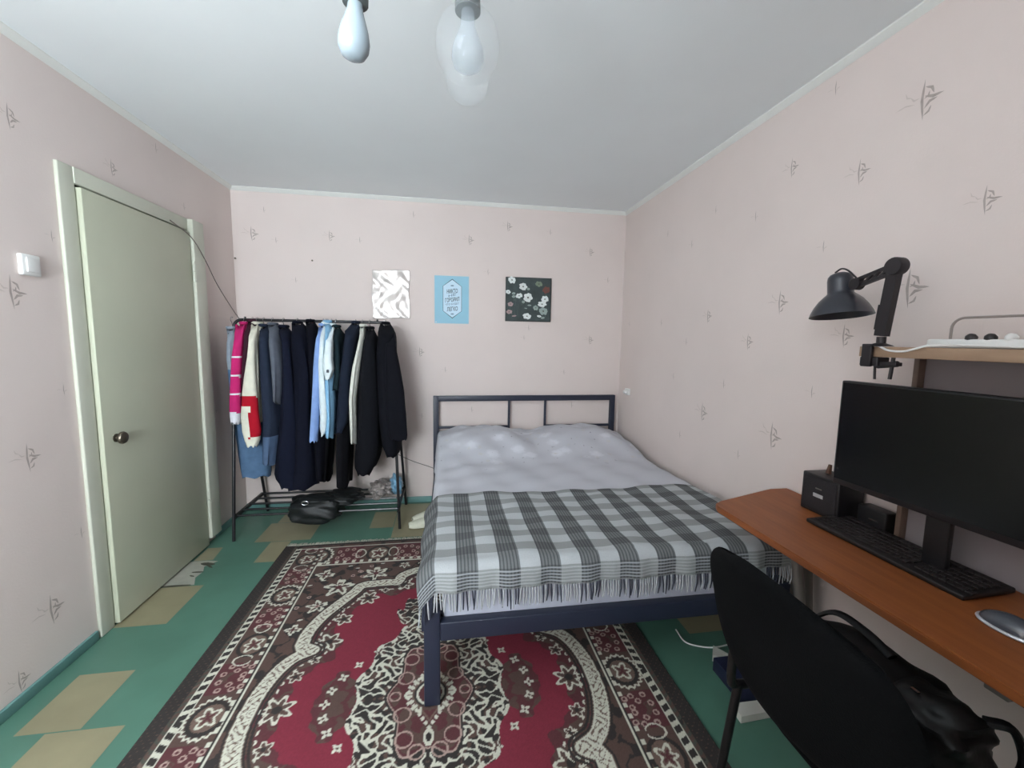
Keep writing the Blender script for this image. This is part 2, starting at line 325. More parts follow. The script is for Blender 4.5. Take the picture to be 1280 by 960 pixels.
    zz = d-.058-.008*np.sign(np.sin((X*.8-Y)*150)); put(ins & (np.abs(zz) < .004), 'cream')
    put(ins & (d > .045) & (d < .055), 'dark')
    # the cream scroll band
    put(d < .040, 'dark'); put(d < .030, 'cream')
    sc = np.sin(X*95+2.2*np.sin(Y*80))*np.sin(Y*95+2.0*np.cos(X*82)); put((d < .022) & (np.abs(sc) < .17), 'mid'); put((d < .032) & (d > .0285), 'mid')
    # medallion
    R1 = np.hypot(X/.262, Y/.385); a = np.arctan2(Y/.385, X/.262); R = R1*(1+.045*np.cos(a*14))
    arm = (X < .13+.02*np.sin(Y*60)) & (Y < .62) & (Y > .2); tip = np.hypot(X/.17, (Y-.52)/.14) < 1+.1*np.cos(a*40)
    M = (R < 1.12) | arm | tip
    side = np.hypot((X-.36)/.075, Y/.15) < 1+.08*np.sin(Y*90)
    put(side, 'brown'); put(side & (nz > .1), 'maroon')
    for k in range(5):
        t = (k)*.36; cx, cy = .395-.045*k*k*.22, .062*k
        q = np.hypot(X-cx, Y-cy); aa = np.arctan2(Y-cy, X-cx); put(q < .015+.006*np.cos(aa*4+k), 'cream'); put(q < .005, 'brown')
    put(M, 'dark'); put(M & (nz > .3), 'brown')
    s1 = np.sin(X*64+1.7*np.sin(Y*60+.6)); s2 = np.sin(Y*62+1.9*np.sin(X*55)); s3 = np.sin((X+Y)*52+1.5*np.sin((X-Y)*48))
    ten = (np.abs(s1*s2+.45*s3) < .22); put(M & ten, 'cream')
    thick = (np.abs(s1*s2+.45*s3) < .34) & (np.hypot(X/.2, Y/.3) > .82) & (R < 1.08); put(M & thick, 'cream')
    put((R > 1.07) & (R < 1.12) & ~tip & (np.sin(a*30) > 0), 'cream')
    I = np.hypot(X/.150, Y/.262); aI = np.arctan2(Y/.262, X/.150); lob = 1+.13*np.cos(aI*6+PI*.15)
    put(I < lob*1.06, 'dark'); put(I < lob, 'pink'); put(I < lob*.972, 'maroon'); put((I < lob*.93) & (nz > 0), 'brown')
    for (cx, cy, r) in ((.10, .085, .030), (.085, .185, .030), (.04, .235, .026), (.135, .0, .02)):
        q = np.hypot(X-cx, Y-cy); put((np.abs(q-r) < .0032), 'pink')
    dm = X*1.6+Y*1.0; put((np.abs(dm-.150) < .013) & (np.sin((X-Y)*200) > -.6), 'cream'); put((np.abs(dm-.122) < .007), 'mid')
    q = np.hypot(X/.055, Y/.055); put(q < 1.15, 'dark'); put(q < 1, 'cream'); put(q < .82, 'maroon'); put(q < .3, 'cream'); put(q < .18, 'brown')
    lf = np.hypot(X/.018, (Y-.185)/.035); put(lf < 1, 'cream'); put(lf < .5, 'dark')
    rays = (q > 1.25) & (q < 1.75) & (np.sin(np.arctan2(Y, X)*18) > .1) & (X > .03); put(rays, 'cream')
    # fine yarn variation
    h = (np.sin(X*3100+Y*1700)*43758.5) % 1
    return img*(.9+.2*h[..., None])
def build_rug():
    nx, ny = 250, 334
    Q = rug_colours(nx, ny)
    top = np.concatenate([Q[:, ::-1], Q[:, 1:]], 1); full = np.concatenate([top[::-1], top[1:]], 0)
    NX, NY = full.shape[1], full.shape[0]
    gx = np.linspace(-RHW, RHW, NX); gy = np.linspace(-RHL, RHL, NY); X, Y = np.meshgrid(gx, gy)
    Z = .009+.0012*np.sin(X*5)*np.sin(Y*4)
    co = np.stack([X, Y, Z], -1).reshape(-1, 3)
    i = np.arange((NY-1)*(NX-1)); r, c = i//(NX-1), i % (NX-1); b = r*NX+c
    quads = np.stack([b, b+1, b+NX+1, b+NX], 1).astype(np.int32)
    # bottom rim
    n0 = len(co); rim = [k for k in range(NX)]+[k*NX+NX-1 for k in range(1, NY)]+[(NY-1)*NX+k for k in range(NX-2, -1, -1)]+[k*NX for k in range(NY-2, 0, -1)]
    rimv = co[rim].copy(); rimv[:, 2] = .001; co = np.concatenate([co, rimv]); m = len(rim)
    side = np.array([[rim[k], n0+k, n0+(k+1) % m, rim[(k+1) % m]] for k in range(m)], np.int32)
    F = np.concatenate([quads, side]); cols = np.concatenate([full.reshape(-1, 3), full.reshape(-1, 3)[rim]])
    me = bpy.data.meshes.new('pile'); me.vertices.add(len(co)); me.vertices.foreach_set('co', co.ravel().astype(np.float32))
    me.loops.add(F.size); me.loops.foreach_set('vertex_index', F.ravel()); me.polygons.add(len(F))
    me.polygons.foreach_set('loop_start', np.arange(0, F.size, 4, dtype=np.int32)); me.update(calc_edges=True)
    ca = me.color_attributes.new('weave', 'FLOAT_COLOR', 'POINT')
    ca.data.foreach_set('color', np.concatenate([cols, np.ones((len(cols), 1))], 1).astype(np.float32).ravel())
    m = bpy.data.materials.new('rug_wool'); m.use_nodes = True; nt = m.node_tree; bs = nt.nodes['Principled BSDF']
    at_ = nt.nodes.new('ShaderNodeVertexColor'); at_.layer_name = 'weave'; nt.links.new(at_.outputs[0], bs.inputs['Base Color']); bs.inputs['Roughness'].default_value = .9
    tc = nt.nodes.new('ShaderNodeTexCoord'); n = nt.nodes.new('ShaderNodeTexNoise'); n.inputs['Scale'].default_value = 350; nt.links.new(tc.outputs['Object'], n.inputs['Vector'])
    bp = nt.nodes.new('ShaderNodeBump'); bp.inputs['Strength'].default_value = .35; bp.inputs['Distance'].default_value = .002; nt.links.new(n.outputs['Fac'], bp.inputs['Height']); nt.links.new(bp.outputs[0], bs.inputs['Normal'])
    me.materials.append(m)
    root = thing('rug', 'red and brown oriental rug with cream floral medallion on the floor', 'rug', (RX, RY, .0))
    o = bpy.data.objects.new('pile', me); COL.objects.link(o); o.parent = root
    fr = MB()
    for side in (1, -1):
        for k in range(430):
            x = RX-RHW+.01+(2*RHW-.02)*k/429; y = RY+side*RHL; l = .022+.022*hsh(k*side+.3); sx = .03*(hsh(k*5.3)-.5)
            fr.tube([(x, y-.004*side, .008), (x+sx*.4, y+l*.5*side, .007+.006*hsh(k*2)), (x+sx, y+l*side, .004)], [.0022, .002, .0012], 4)
    f = obj('fringe', fr, mat('rug_fringe_cotton', (196, 194, 180), .9), root); f['kind'] = 'stuff'
build_rug()
# ------------------------------------------------------------------ bed
bed = thing('bed', 'dark navy metal double bed frame with open rectangle headboard against back wall', 'bed', (.69, 2.5, 0))
bx0, bx1, by0, by1 = -.105, 1.475, 1.475, 3.50
hb = MB(); zt = .925; r = .045
hb.box((bx0, by1-.03, 0.0), (bx0+r, by1, zt), bev=.003); hb.box((bx1-r, by1-.03, 0.0), (bx1, by1, zt), bev=.003); hb.box((bx0+.0, by1-.029, zt-r), (bx1, by1-.001, zt), bev=.003)
hbo = obj('headboard', hb, M_bedmetal, bed)
for p, q in (((.530-.009, .53+.009), (.45, zt-r)), ((.845-.009, .845+.009), (.45, zt-r))):
    obj('upright_bar', MB().box((p[0], by1-.024, q[0]), (p[1], by1-.006, q[1]), bev=.002), M_bedmetal, hbo)
for xa, xb in ((bx0+r, .521), (.854, bx1-r)):
    obj('cross_bar', MB().box((xa, by1-.023, .648), (xb, by1-.007, .668), bev=.002), M_bedmetal, hbo)
obj('foot_rail', MB().box((bx0+.0825, by0, .272), (bx1-.0825, by0+.04, .345), bev=.004), M_bedmetal, bed)
for x in (bx0+.01, bx1-.05):
    obj('side_rail', MB().box((x, by0+.06, .272), (x+.04, by1-.03, .345), bev=.004), M_bedmetal, bed)
for x in (bx0, bx1-.104):
    obj('leg', MB().box((x+.022, by0, 0.01), (x+.082, by0+.06, .39), bev=.004), M_bedmetal, bed)
sl = MB()
for k in range(12): sl.box((bx0+.05, by0+.08+k*.165, .312), (bx1-.05, by0+.15+k*.165, .328))
obj('slats', sl, M_bedmetal, bed)
MX0, MX1, MY0, MY1, MZ0, MZ1 = -.015, 1.40, 1.516, 3.455, .330, .545
mt = MB().box((MX0, MY0, MZ0), (MX1, MY1, MZ1), bev=.014)
tag(obj('mattress', mt, mat('white_mattress_sheet', (196, 200, 214), .8, noise=.02, scale=8, bump=.2, bscale=30)), 'mattress in a white fitted sheet showing below the blanket fringe', 'mattress')
# floral cotton: grey-lilac with pale blossoms and small dark specks
def floral():
    m = bpy.data.materials.new('grey_floral_cotton'); m.use_nodes = True; nt = m.node_tree; N, L = nt.nodes, nt.links; b = N['Principled BSDF']; b.inputs['Roughness'].default_value = .8
    g = N.new('ShaderNodeNewGeometry')
    def vor(s, rnd=1., off=0):
        v = N.new('ShaderNodeTexVoronoi'); v.inputs['Scale'].default_value = s; v.inputs['Randomness'].default_value = rnd
        mp = N.new('ShaderNodeMapping'); mp.inputs['Location'].default_value = (off, off*.7, 0); L.new(g.outputs['Position'], mp.inputs[0])
        n = N.new('ShaderNodeTexNoise'); n.inputs['Scale'].default_value = 30; L.new(mp.outputs[0], n.inputs['Vector'])
        mx = N.new('ShaderNodeMixRGB'); mx.blend_type = 'ADD'; mx.inputs[0].default_value = .05; L.new(mp.outputs[0], mx.inputs[1]); L.new(n.outputs['Color'], mx.inputs[2]); L.new(mx.outputs[0], v.inputs['Vector']); return v
    def ramp(src, a, bb):
        r = N.new('ShaderNodeMapRange'); r.inputs[1].default_value = a; r.inputs[2].default_value = bb; r.inputs[3].default_value = 1; r.inputs[4].default_value = 0; r.clamp = True; L.new(src, r.inputs[0]); return r.outputs[0]
    sep = N.new('ShaderNodeSeparateXYZ'); L.new(g.outputs['Position'], sep.inputs[0])
    top = N.new('ShaderNodeMapRange'); top.inputs[1].default_value = 2.55; top.inputs[2].default_value = 2.8; L.new(sep.outputs['Y'], top.inputs[0])   # blossoms are printed on the head half
    def mixc(f, c1, c2):
        mx = N.new('ShaderNodeMixRGB'); L.new(f, mx.inputs[0]); (L.new(c1, mx.inputs[1]) if not isinstance(c1, tuple) else setattr(mx.inputs[1], 'default_value', c1)); mx.inputs[2].default_value = c2; return mx.outputs[0]
    def mul(a, bb):
        q = N.new('ShaderNodeMath'); q.operation = 'MULTIPLY'; L.new(a, q.inputs[0])
        if isinstance(bb, float): q.inputs[1].default_value = bb
        else: L.new(bb, q.inputs[1])
        return q.outputs[0]
    v1 = vor(7.); v2 = vor(11., off=3.3); v3 = vor(16., off=7.1)
    c = mixc(mul(mul(ramp(v1.outputs['Distance'], .20, .42), top.outputs[0]), .75), srgb((197, 199, 207))+(1,), srgb((222, 224, 232))+(1,))
    c = mixc(mul(mul(ramp(v2.outputs['Distance'], .10, .22), top.outputs[0]), .5), c, srgb((196, 194, 190))+(1,))
    c = mixc(mul(mul(ramp(v3.outputs['Distance'], .07, .14), top.outputs[0]), .7), c, srgb((112, 112, 124))+(1,))
    L.new(c, b.inputs['Base Color']); return m
M_floral = floral()
def sheet_z(x, y):
    hx_ = max(math.exp(-abs((x-.26)/.37)**3.2), math.exp(-abs((x-1.08)/.37)**3.2)); hx_ = .42*math.exp(-abs((x-.67)/.55)**6)+hx_*(1-.42*math.exp(-abs((x-.67)/.55)**6))
    t = min(1, max(0, (y-2.72)/.50)); t = t*t*(3-2*t); e_ = min(1, max(0, (3.50-y)/.12))**.5
    z = MZ1+.012+.128*hx_*t*(.75+.25*e_)
    z += .004*math.sin(x*23+y*9)+.003*math.sin(x*11-y*31)+.008*math.exp(-((y-2.75)/.2)**2)*math.sin(x*7+1)
    z += .006*math.sin(x*17+3*math.sin(y*6))*math.exp(-((y-3.0)/.3)**2)+.004*math.sin(x*37-y*21)*t
    return z
bs = MB(); SW = MX1-MX0; drop = .24; y_s0, y_s1 = 2.02, 3.455
def bsf(u, v):
    y = y_s0+(y_s1-y_s0)*v; s = u*(SW+2*drop)-drop; wob = .014*math.sin(y*19)+.010*math.sin(y*47+1)
    if s < 0:
        d = -s; x = MX0-.045*min(1, d/.045)-.008*(d/drop)-wob*(d/drop)*.8; z = sheet_z(MX0, y)-max(0, d-.03)-.0
        if d < .03: z = sheet_z(MX0, y)-d*d*8
    elif s > SW:
        d = s-SW; x = MX1+.045*min(1, d/.045)+wob*.3*(d/drop); z = sheet_z(MX1, y)-max(0, d-.03)
    else: x = MX0+s; z = sheet_z(x, y)
    return Vector((x, y, z))
bs.grid(bsf, 130, 110)
so_ = bs; bo = obj('bedspread', bs, M_floral, angle=180)
md = bo.modifiers.new('cloth', 'SOLIDIFY'); md.thickness = .004; md.offset = 1
tag(bo, 'pale grey floral bedspread pulled over two pillow bulges on the upper half of the bed', 'bedspread')
# checked throw
def throw_material():
    m = bpy.data.materials.new('checked_throw'); m.use_nodes = True; nt = m.node_tree; N, L = nt.nodes, nt.links; b = N['Principled BSDF']; b.inputs['Roughness'].default_value = .95
    uv = N.new('ShaderNodeUVMap'); uv.uv_map = 'cloth'; sp = N.new('ShaderNodeSeparateXYZ'); L.new(uv.outputs[0], sp.inputs[0]); U, V = sp.outputs['X'], sp.outputs['Y']
    def op(o, a, bb=None, c=None):
        q = N.new('ShaderNodeMath'); q.operation = o
        for i, t in enumerate((a, bb, c)):
            if t is None: continue
            if isinstance(t, (int, float)): q.inputs[i].default_value = t
            else: L.new(t, q.inputs[i])
        return q.outputs[0]
    def lt(a, bb): return op('LESS_THAN', a, bb)
    def mixc(f, c1, c2):
        mx = N.new('ShaderNodeMixRGB'); L.new(f, mx.inputs[0])
        for i, c in ((1, c1), (2, c2)):
            if isinstance(c, tuple): mx.inputs[i].default_value = srgb(c)+(1,)
            else: L.new(c, mx.inputs[i])
        return mx.outputs[0]
    col = lt(op('FRACT', op('DIVIDE', U, .158)), .5)                       # dark warp stripes
    hem = lt(V, .075)
    rowb = op('MAXIMUM', lt(op('FRACT', op('DIVIDE', op('SUBTRACT', V, .155), .118)), .5), 0.)
    row = op('MAXIMUM', op('MULTIPLY', rowb, op('GREATER_THAN', V, .155)), hem)
    line = lt(op('FRACT', op('DIVIDE', U, .0132)), .42)                    # fine dark threads in the stripe
    weft = lt(op('FRACT', op('DIVIDE', V, .0125)), .45)
    ground = mixc(row, (180, 185, 188), (146, 150, 150))
    ground = mixc(op('MULTIPLY', hem, weft), ground, (168, 174, 176))
    dark = mixc(row, (116, 120, 121), (94, 97, 98)); 
    dark = mixc(op('MULTIPLY', line, .55), dark, (42, 46, 54))
    dark = mixc(op('MULTIPLY', op('MULTIPLY', hem, weft), .8), dark, (164, 170, 174))
    c = mixc(col, ground, dark)
    n = N.new('ShaderNodeTexNoise'); n.inputs['Scale'].default_value = 180; L.new(uv.outputs[0], n.inputs['Vector'])
    mm = N.new('ShaderNodeMixRGB'); mm.blend_type = 'MULTIPLY'; mm.inputs[0].default_value = .35; L.new(c, mm.inputs[1])
    rp = N.new('ShaderNodeMapRange'); rp.inputs[3].default_value = .7; rp.inputs[4].default_value = 1.25; L.new(n.outputs['Fac'], rp.inputs[0]); L.new(rp.outputs[0], mm.inputs[2]); L.new(mm.outputs[0], b.inputs['Base Color'])
    bp = N.new('ShaderNodeBump'); bp.inputs['Strength'].default_value = .5; bp.inputs['Distance'].default_value = .003; L.new(n.outputs['Fac'], bp.inputs['Height']); L.new(bp.outputs[0], b.inputs['Normal'])
    return m
throw = thing('throw_blanket', 'grey and white checked throw blanket with fringe draped over the foot of the bed', 'blanket', (.68, 1.8, .56))
TX0, TX1 = -.115, 1.50; TYT = 2.165; TL = .785; EDGE = 1.478     # far edge, length along cloth, foot edge of the bed
tz = MZ1+.030
def throw_pt(u, s):                                               # u 0..1 across, s metres from the far edge
    x = TX0+(TX1-TX0)*u; flat = TYT-EDGE-.03; r = .05
    if s < flat: y, z = TYT-s, tz
    elif s < flat+r*PI/2: a = (s-flat)/r; y, z = EDGE+.03-r*math.sin(a), tz-r*(1-math.cos(a))
    else: y, z = EDGE-.02-.04*(s-flat-r*PI/2), tz-r-(s-flat-r*PI/2)
    hang = max(0, s-flat)
    y += -.006*math.sin(x*26+1)*min(1, hang*9)-.004*math.sin(x*61)*min(1, hang*9)
    z += (.004*math.sin(x*13+y*11)+.003*math.sin(x*29-y*17))*(s < flat)+.006*math.exp(-((s-.5)/.12)**2)*math.sin(x*6)
    ov = MX0-.03-x                                                # what hangs over the two long sides
    if ov > 0: z -= ov*.7+ov*ov*5; x = x+ov*.15-.005*math.sin(s*22)
    ov = x-(MX1+.02)
    if ov > 0: z -= ov*1.2; x -= ov*.2
    y += .012*math.sin(u*9)*(s < .05)
    return Vector((x, y, z))
tb = MB(); NU, NV = 120, 70
tb.grid(lambda u, v: throw_pt(u, v*TL), NU, NV)
to = obj('cloth', tb, throw_material(), throw, angle=180)
ul = to.data.uv_layers.new(name='cloth')
for lp in to.data.loops:
    k = lp.vertex_index; i, j = k % (NU+1), k//(NU+1); ul.data[lp.index].uv = ((TX1-TX0)*i/NU+.005, TL-TL*j/NV)
md = to.modifiers.new('thick', 'SOLIDIFY'); md.thickness = .005; md.offset = 0
fr = MB()
for k in range(150):
    u = (k+.5)/150; p = throw_pt(u, TL); x = p.x-TX0; darkc = ((x+.005)/.158) % 1 < .5
    mi = 1 if darkc and k % 3 else 0; l = .060+.018*hsh(k*1.7); sx = .016*(hsh(k*3.3)-.5)
    fr.tube([p+Vector((0, 0, .004)), p+Vector((sx*.5, -.004-.004*hsh(k), -l*.5)), p+Vector((sx, -.002, -l))], [.0026, .0030, .0022], 5, mi)
for k in range(0): pass
f = obj('fringe', fr, [mat('white_tassel', (176, 180, 184), .9), mat('dark_tassel', (48, 52, 66), .9)], throw); f['kind'] = 'stuff'
#@@PART3
# ------------------------------------------------------------------ posters and picture on the back wall
# silvery crinkled sheet
def crinkle(u, v):
    a = math.sin(u*9+math.sin(v*7)*2.2+v*3)+.6*math.sin(v*17-u*8+math.sin(u*13))+.4*math.sin((u+v)*23+2*math.sin(v*9))
    return a
sp = MB(); sx0, sx1, sz0, sz1 = -.581, -.290, 1.552, 1.935
sp.grid(lambda u, v: Vector((sx0+(sx1-sx0)*u+.004*math.sin(v*9), YB-.006-.0032*(crinkle(u, v)+1.6), sz0+(sz1-sz0)*v+.006*(u-.5)-.004*math.sin(u*7))), 60, 80)
fo = obj('foil_poster', sp, mat('silver_foil', (214, 207, 203), .38, metal=.45, noise=.06, scale=9, bump=.35, bscale=16), angle=180)
md = fo.modifiers.new('t', 'SOLIDIFY'); md.thickness = .001
tag(fo, 'crinkled silvery white sheet pinned on the back wall above the clothes rack end', 'poster')
# light blue poster with the hexagon lettering
po = thing('text_poster', 'light blue poster with a hexagon of dark lettering on the back wall', 'poster', (.046, YB, 1.52))
px0, px1, pz0, pz1 = -.092, .188, 1.522, 1.908; pyc = YB-.003
M_pblue = mat('poster_blue', (150, 200, 220), .6, noise=.04, scale=6); M_ppale = mat('poster_pale', (205, 230, 246), .6); M_pink_ = mat('poster_ink', (66, 88, 110), .6); M_pin = mat('poster_ink_light', (120, 150, 172), .6)
obj('paper', MB().box((px0, pyc, pz0), (px1, YB-.0005, pz1)), M_pblue, po)
hx = .0475; cxp = (px0+px1)/2+.004
def hexa(k, y, mi):
    w, h1, h2 = .070*k, .118+.012*(k-1), .152*k
    zc = (pz0+pz1)/2+.003
    return [(cxp-w, y, zc-h1+.025), (cxp, y, zc-h2+.012), (cxp+w, y, zc-h1+.025), (cxp+w, y, zc+h1-.012), (cxp, y, zc+h2-.0), (cxp-w, y, zc+h1-.012)]
hm = MB(); hm.prism(hexa(1.10, pyc-.0002, 0), (0, .0001, 0), 0); hm.prism(hexa(1.05, pyc-.0006, 0), (0, .0001, 0), 1); 
obj('hexagon', hm, [M_pink_, M_ppale], po, flat=True)
def word(txt, xc, zc, w, h, m, parent, y, shear=0., rot=0.):
    cu = bpy.data.curves.new('lettering', 'FONT'); cu.body = txt; cu.align_x = 'CENTER'; cu.align_y = 'CENTER'; cu.extrude = .0001; cu.offset = .022
    to_ = bpy.data.objects.new('tmp', cu); COL.objects.link(to_); dg = bpy.context.evaluated_depsgraph_get(); me = bpy.data.meshes.new_from_object(to_.evaluated_get(dg))
    COL.objects.unlink(to_); bpy.data.objects.remove(to_)
    co = np.empty(len(me.vertices)*3); me.vertices.foreach_get('co', co); co = co.reshape(-1, 3)
    if len(co) == 0: return None
    mn, mx = co.min(0), co.max(0); c = (mn+mx)/2; k = np.array([w/(mx[0]-mn[0]), h/(mx[1]-mn[1])])
    X = (co[:, 0]-c[0])*k[0]; Z = (co[:, 1]-c[1])*k[1]+X*shear
    base = wloc(parent); new = np.stack([X+xc, np.full(len(X), y)-co[:, 2], Z+zc], 1)-np.array(base)
    me.vertices.foreach_set('co', new.ravel()); me.materials.clear(); me.materials.append(m); me.update()
    o = bpy.data.objects.new('lettering', me); COL.objects.link(o); o.parent = parent; return o
zc = (pz0+pz1)/2+.003; ty = pyc-.0012
word('НИКТО', cxp, zc+.068, .088, .036, M_pink_, po, ty, .10)
word('НЕ', cxp, zc+.036, .062, .020, M_pin, po, ty, .30)
word('ГОВОРИЛ', cxp, zc-.001, .116, .036, M_pink_, po, ty, .14)
word('ЧТО БУДЕТ', cxp, zc-.038, .112, .020, M_pin, po, ty, .12)
word('ЛЕГКО', cxp, zc-.076, .088, .036, M_pink_, po, ty, .10)
orn = MB()
for zz in (zc+.112, zc-.118):
    obj('ornament', MB().prism([(cxp+.014*math.cos(t), ty, zz+.006*math.sin(t)) for t in [k*PI/6 for k in range(12)]], (0, .0002, 0)), M_pin, po, flat=True)
obj('pin', MB().lathe([(0, 0), (.005, .001), (.004, .004), (0, .005)], (px0+.012, pyc, pz0+.010), 10, Matrix.Rotation(PI/2, 4, 'X')), M_plastic, po)
# flower picture
fx0, fx1, fz0, fz1 = .494, .884, 1.552, 1.917
pc = thing('flower_picture', 'square dark green picture of white blossoms on the back wall', 'picture', ((fx0+fx1)/2, YB, fz0))
obj('frame', MB().box((fx0, YB-.022, fz0), (fx1, YB-.001, fz1), bev=.002), mat('picture_edge', (34, 38, 40), .5), pc)
cm = MB(); yf_ = YB-.0222
cm.add([(fx0+.006, yf_, fz0+.006), (fx1-.006, yf_, fz0+.006), (fx1-.006, yf_, fz1-.006), (fx0+.006, yf_, fz1-.006)], [(0, 1, 2, 3)], 0)
fl_list = [(.13,.93,.075,1,.9),(.375,.79,.08,1,.9),(.29,.58,.07,1,.7),(.485,.545,.09,1,1),(.05,.66,.05,1,.8),(.17,.63,.035,2,.7),(.17,.56,.035,2,.7),(.105,.385,.055,3,.8),(.08,.21,.06,3,.7),(.19,.12,.045,3,.35),(.47,.12,.085,1,.7),(.72,.86,.075,4,.7),(.885,.73,.075,5,.9),(.86,.52,.075,1,.9),(.80,.405,.09,1,.65),(.66,.315,.055,2,.9),(.83,.245,.09,2,.85),(.74,.125,.045,1,.5),(.82,.09,.04,2,.5),(.385,.445,.03,2,.9),(.49,.74,.03,2,.8),(.52,.37,.04,2,.4),(.44,.30,.03,2,.3)]
S_ = fx1-fx0; T_ = fz1-fz0
for i, (a, b_, r, mi, sq) in enumerate(fl_list):
    cx, cz = fx0+a*S_, fz0+b_*T_; n = 40; rr = r*S_; ro = hsh(i)*3
    ring = []
    for k in range(n):
        t = 2*PI*k/n; q = rr*(.92+.20*abs(math.sin(t*2.5+ro))+.07*math.sin(t*7+ro*5)); ring.append((cx+q*math.cos(t), yf_-.0004-.00005*i, cz+q*sq*math.sin(t)+.3*q*math.cos(t)*(hsh(i+.5)-.5)))
    cm.add(ring, [tuple(range(n))], mi)
    cm.add([(cx+(p[0]-cx)*.20, p[1]-.0004, cz+(p[2]-cz)*.20) for p in ring], [tuple(range(n))], 6)
for i in range(22):
    x = fx0+S_*(.08+.84*hsh(i*2.3)); z = fz0+T_*(.06+.7*hsh(i*4.1)); h = .05+.05*hsh(i); dx = .02*(hsh(i*9)-.5)
    cm.add([(x, yf_-.0002, z), (x+.0025, yf_-.0002, z), (x+dx+.001, yf_-.0002, z+h), (x+dx, yf_-.0002, z+h)], [(0, 1, 2, 3)], 7)
obj('canvas', cm, [mat('paint_dark_green', (56, 68, 68), .6, noise=.25, scale=18), mat('paint_white', (222, 228, 226), .6, noise=.08, scale=80), mat('paint_grey_green', (150, 165, 160), .6, noise=.1, scale=80), mat('paint_pinkish', (170, 145, 145), .6, noise=.1, scale=80), mat('paint_olive', (120, 135, 115), .6, noise=.1, scale=80), mat('paint_rust', (112, 66, 58), .6, noise=.15, scale=80), mat('paint_centre', (80, 78, 74), .6), mat('paint_stem', (84, 100, 96), .6)], pc, flat=True)
# ------------------------------------------------------------------ clothes rack
RAILY, RAILZ = 3.24, 1.508
rk = thing('clothes_rack', 'black metal clothes rack with slatted shoe shelf in the corner by the door', 'clothes rack', (-.92, 3.24, 0))
def lean(x0, x1, y0, z): t = z/RAILZ; return Vector((x0+(x1-x0)*t, y0+(RAILY-y0)*t, z))
LT, RT = -1.475, -.405
path = [lean(-1.432, LT, 2.982, 0.0), lean(-1.432, LT, 2.982, .6), lean(-1.432, LT, 2.982, 1.44)]+arc((LT+.055, RAILY, RAILZ-.055), .055, PI, PI/2, 6, ((1, 0, 0), (0, 0, 1)))
path += arc((RT-.055, RAILY, RAILZ-.055), .055, PI/2, 0, 6, ((1, 0, 0), (0, 0, 1)))+[lean(-.338, RT, 3.04, 1.40), lean(-.338, RT, 3.04, .6), lean(-.338, RT, 3.04, 0)]
obj('hanging_rail', MB().tube(path, .0105, 10), M_black, rk)
obj('leg', MB().tube([(-1.415, 3.495, 0), lean(-1.415, LT, 3.495, 1.45)], .0105, 10), M_black, rk)
obj('leg', MB().tube([(-.335, 3.495, 0), lean(-.335, RT, 3.495, 1.45)], .0105, 10), M_black, rk)
kn = MB()
for x in (-1.40, -.50): obj('knob', MB().tube([(x, RAILY, RAILZ+.008), (x, RAILY, RAILZ+.022)], .007, 8), M_black, rk)
shelf = MB(); SZ = .15
for xx in (-1.44, -.345):
    obj('shelf_bracket', MB().box((xx-.008, 3.01, SZ-.012), (xx+.008, 3.475, SZ+.012)), M_black, rk)
for k in range(5):
    obj('slat', MB().tube([(-1.44, 3.04+k*.105, SZ+.006), (-.345, 3.04+k*.105, SZ+.006)], .0085, 8), M_black, rk)
# clothes: each hangs edge-on from the rail, so its front sleeve and side face the room
def fab(name, c, noise=.06, rough=.92): return mat('fabric_'+name, c, rough, noise=noise, scale=25, bump=.35, bscale=260, sheen=.0, spec=.15)
def lerp_rows(rows, n):
    vs = np.linspace(rows[0][0], rows[-1][0], n); r = np.array(rows, float)
    return [(v, np.interp(v, r[:, 0], r[:, 1]), np.interp(v, r[:, 0], r[:, 2])) for v in vs]
def drape(rows, reach, mb, seed, matfn=None, fold=.006, back=None, yc=RAILY, n=30, top_reach=.05):
    R = lerp_rows(rows, n); rings = []; m = 36; uvs = []
    for i, (v, ul, ur) in enumerate(R):
        z0 = at(ul, v, y=yc-reach).z; zt_ = at(R[0][1], R[0][0], y=yc-top_reach).z
        dz = max(0, zt_-z0); s = top_reach+(reach-top_reach)*min(1, (dz/.11))**.6; yf = yc-s; yb = yc+(back if back is not None else min(s, .19))*min(1, .3+dz/.12)
        a = at(ul, v, y=yf); b = at(ur, v, y=yf); xc, hw = (a.x+b.x)/2, max(.004, (b.x-a.x)/2); z = (a.z+b.z)/2
        ring = []
        for k in range(m):
            t = 2*PI*k/m; cx = math.cos(t); sy = math.sin(t)
            px = abs(cx)**.75*(1 if cx >= 0 else -1); py = abs(sy)**.8*(1 if sy >= 0 else -1)
            yy = (yf+yb)/2-(yb-yf)/2*py; depth = (1-py)/2
            w = hw*(1-.25*depth)
            g = min(1, dz/.25+.15)
            off = fold*g*(math.sin(yy*47+seed*2.1)+.6*math.sin(yy*93+seed+z*5)+.5*math.sin(z*9+seed*3+yy*20))
            zz = z+(.010*math.sin(yy*38+seed)+.008*math.sin(k*1.3+seed) if i == n-1 else 0)-(.03*abs(py)**2*(1-min(1, dz/.1)))
            xx = xc+w*px+off*(1 if abs(py) < .97 else .4)
            ring.append(Vector((max(xx, XL+.01), yy, zz)))
        rings.append(ring)
    o = len(mb.f); mb.rings(rings)
    if matfn:
        for fi in range(o, len(mb.f)):
            c = sum((mb.v[k] for k in mb.f[fi]), Vector())/len(mb.f[fi]); u, v = uv_of(c); mb.m[fi] = matfn(u, v)
    return mb
HOOKS = []
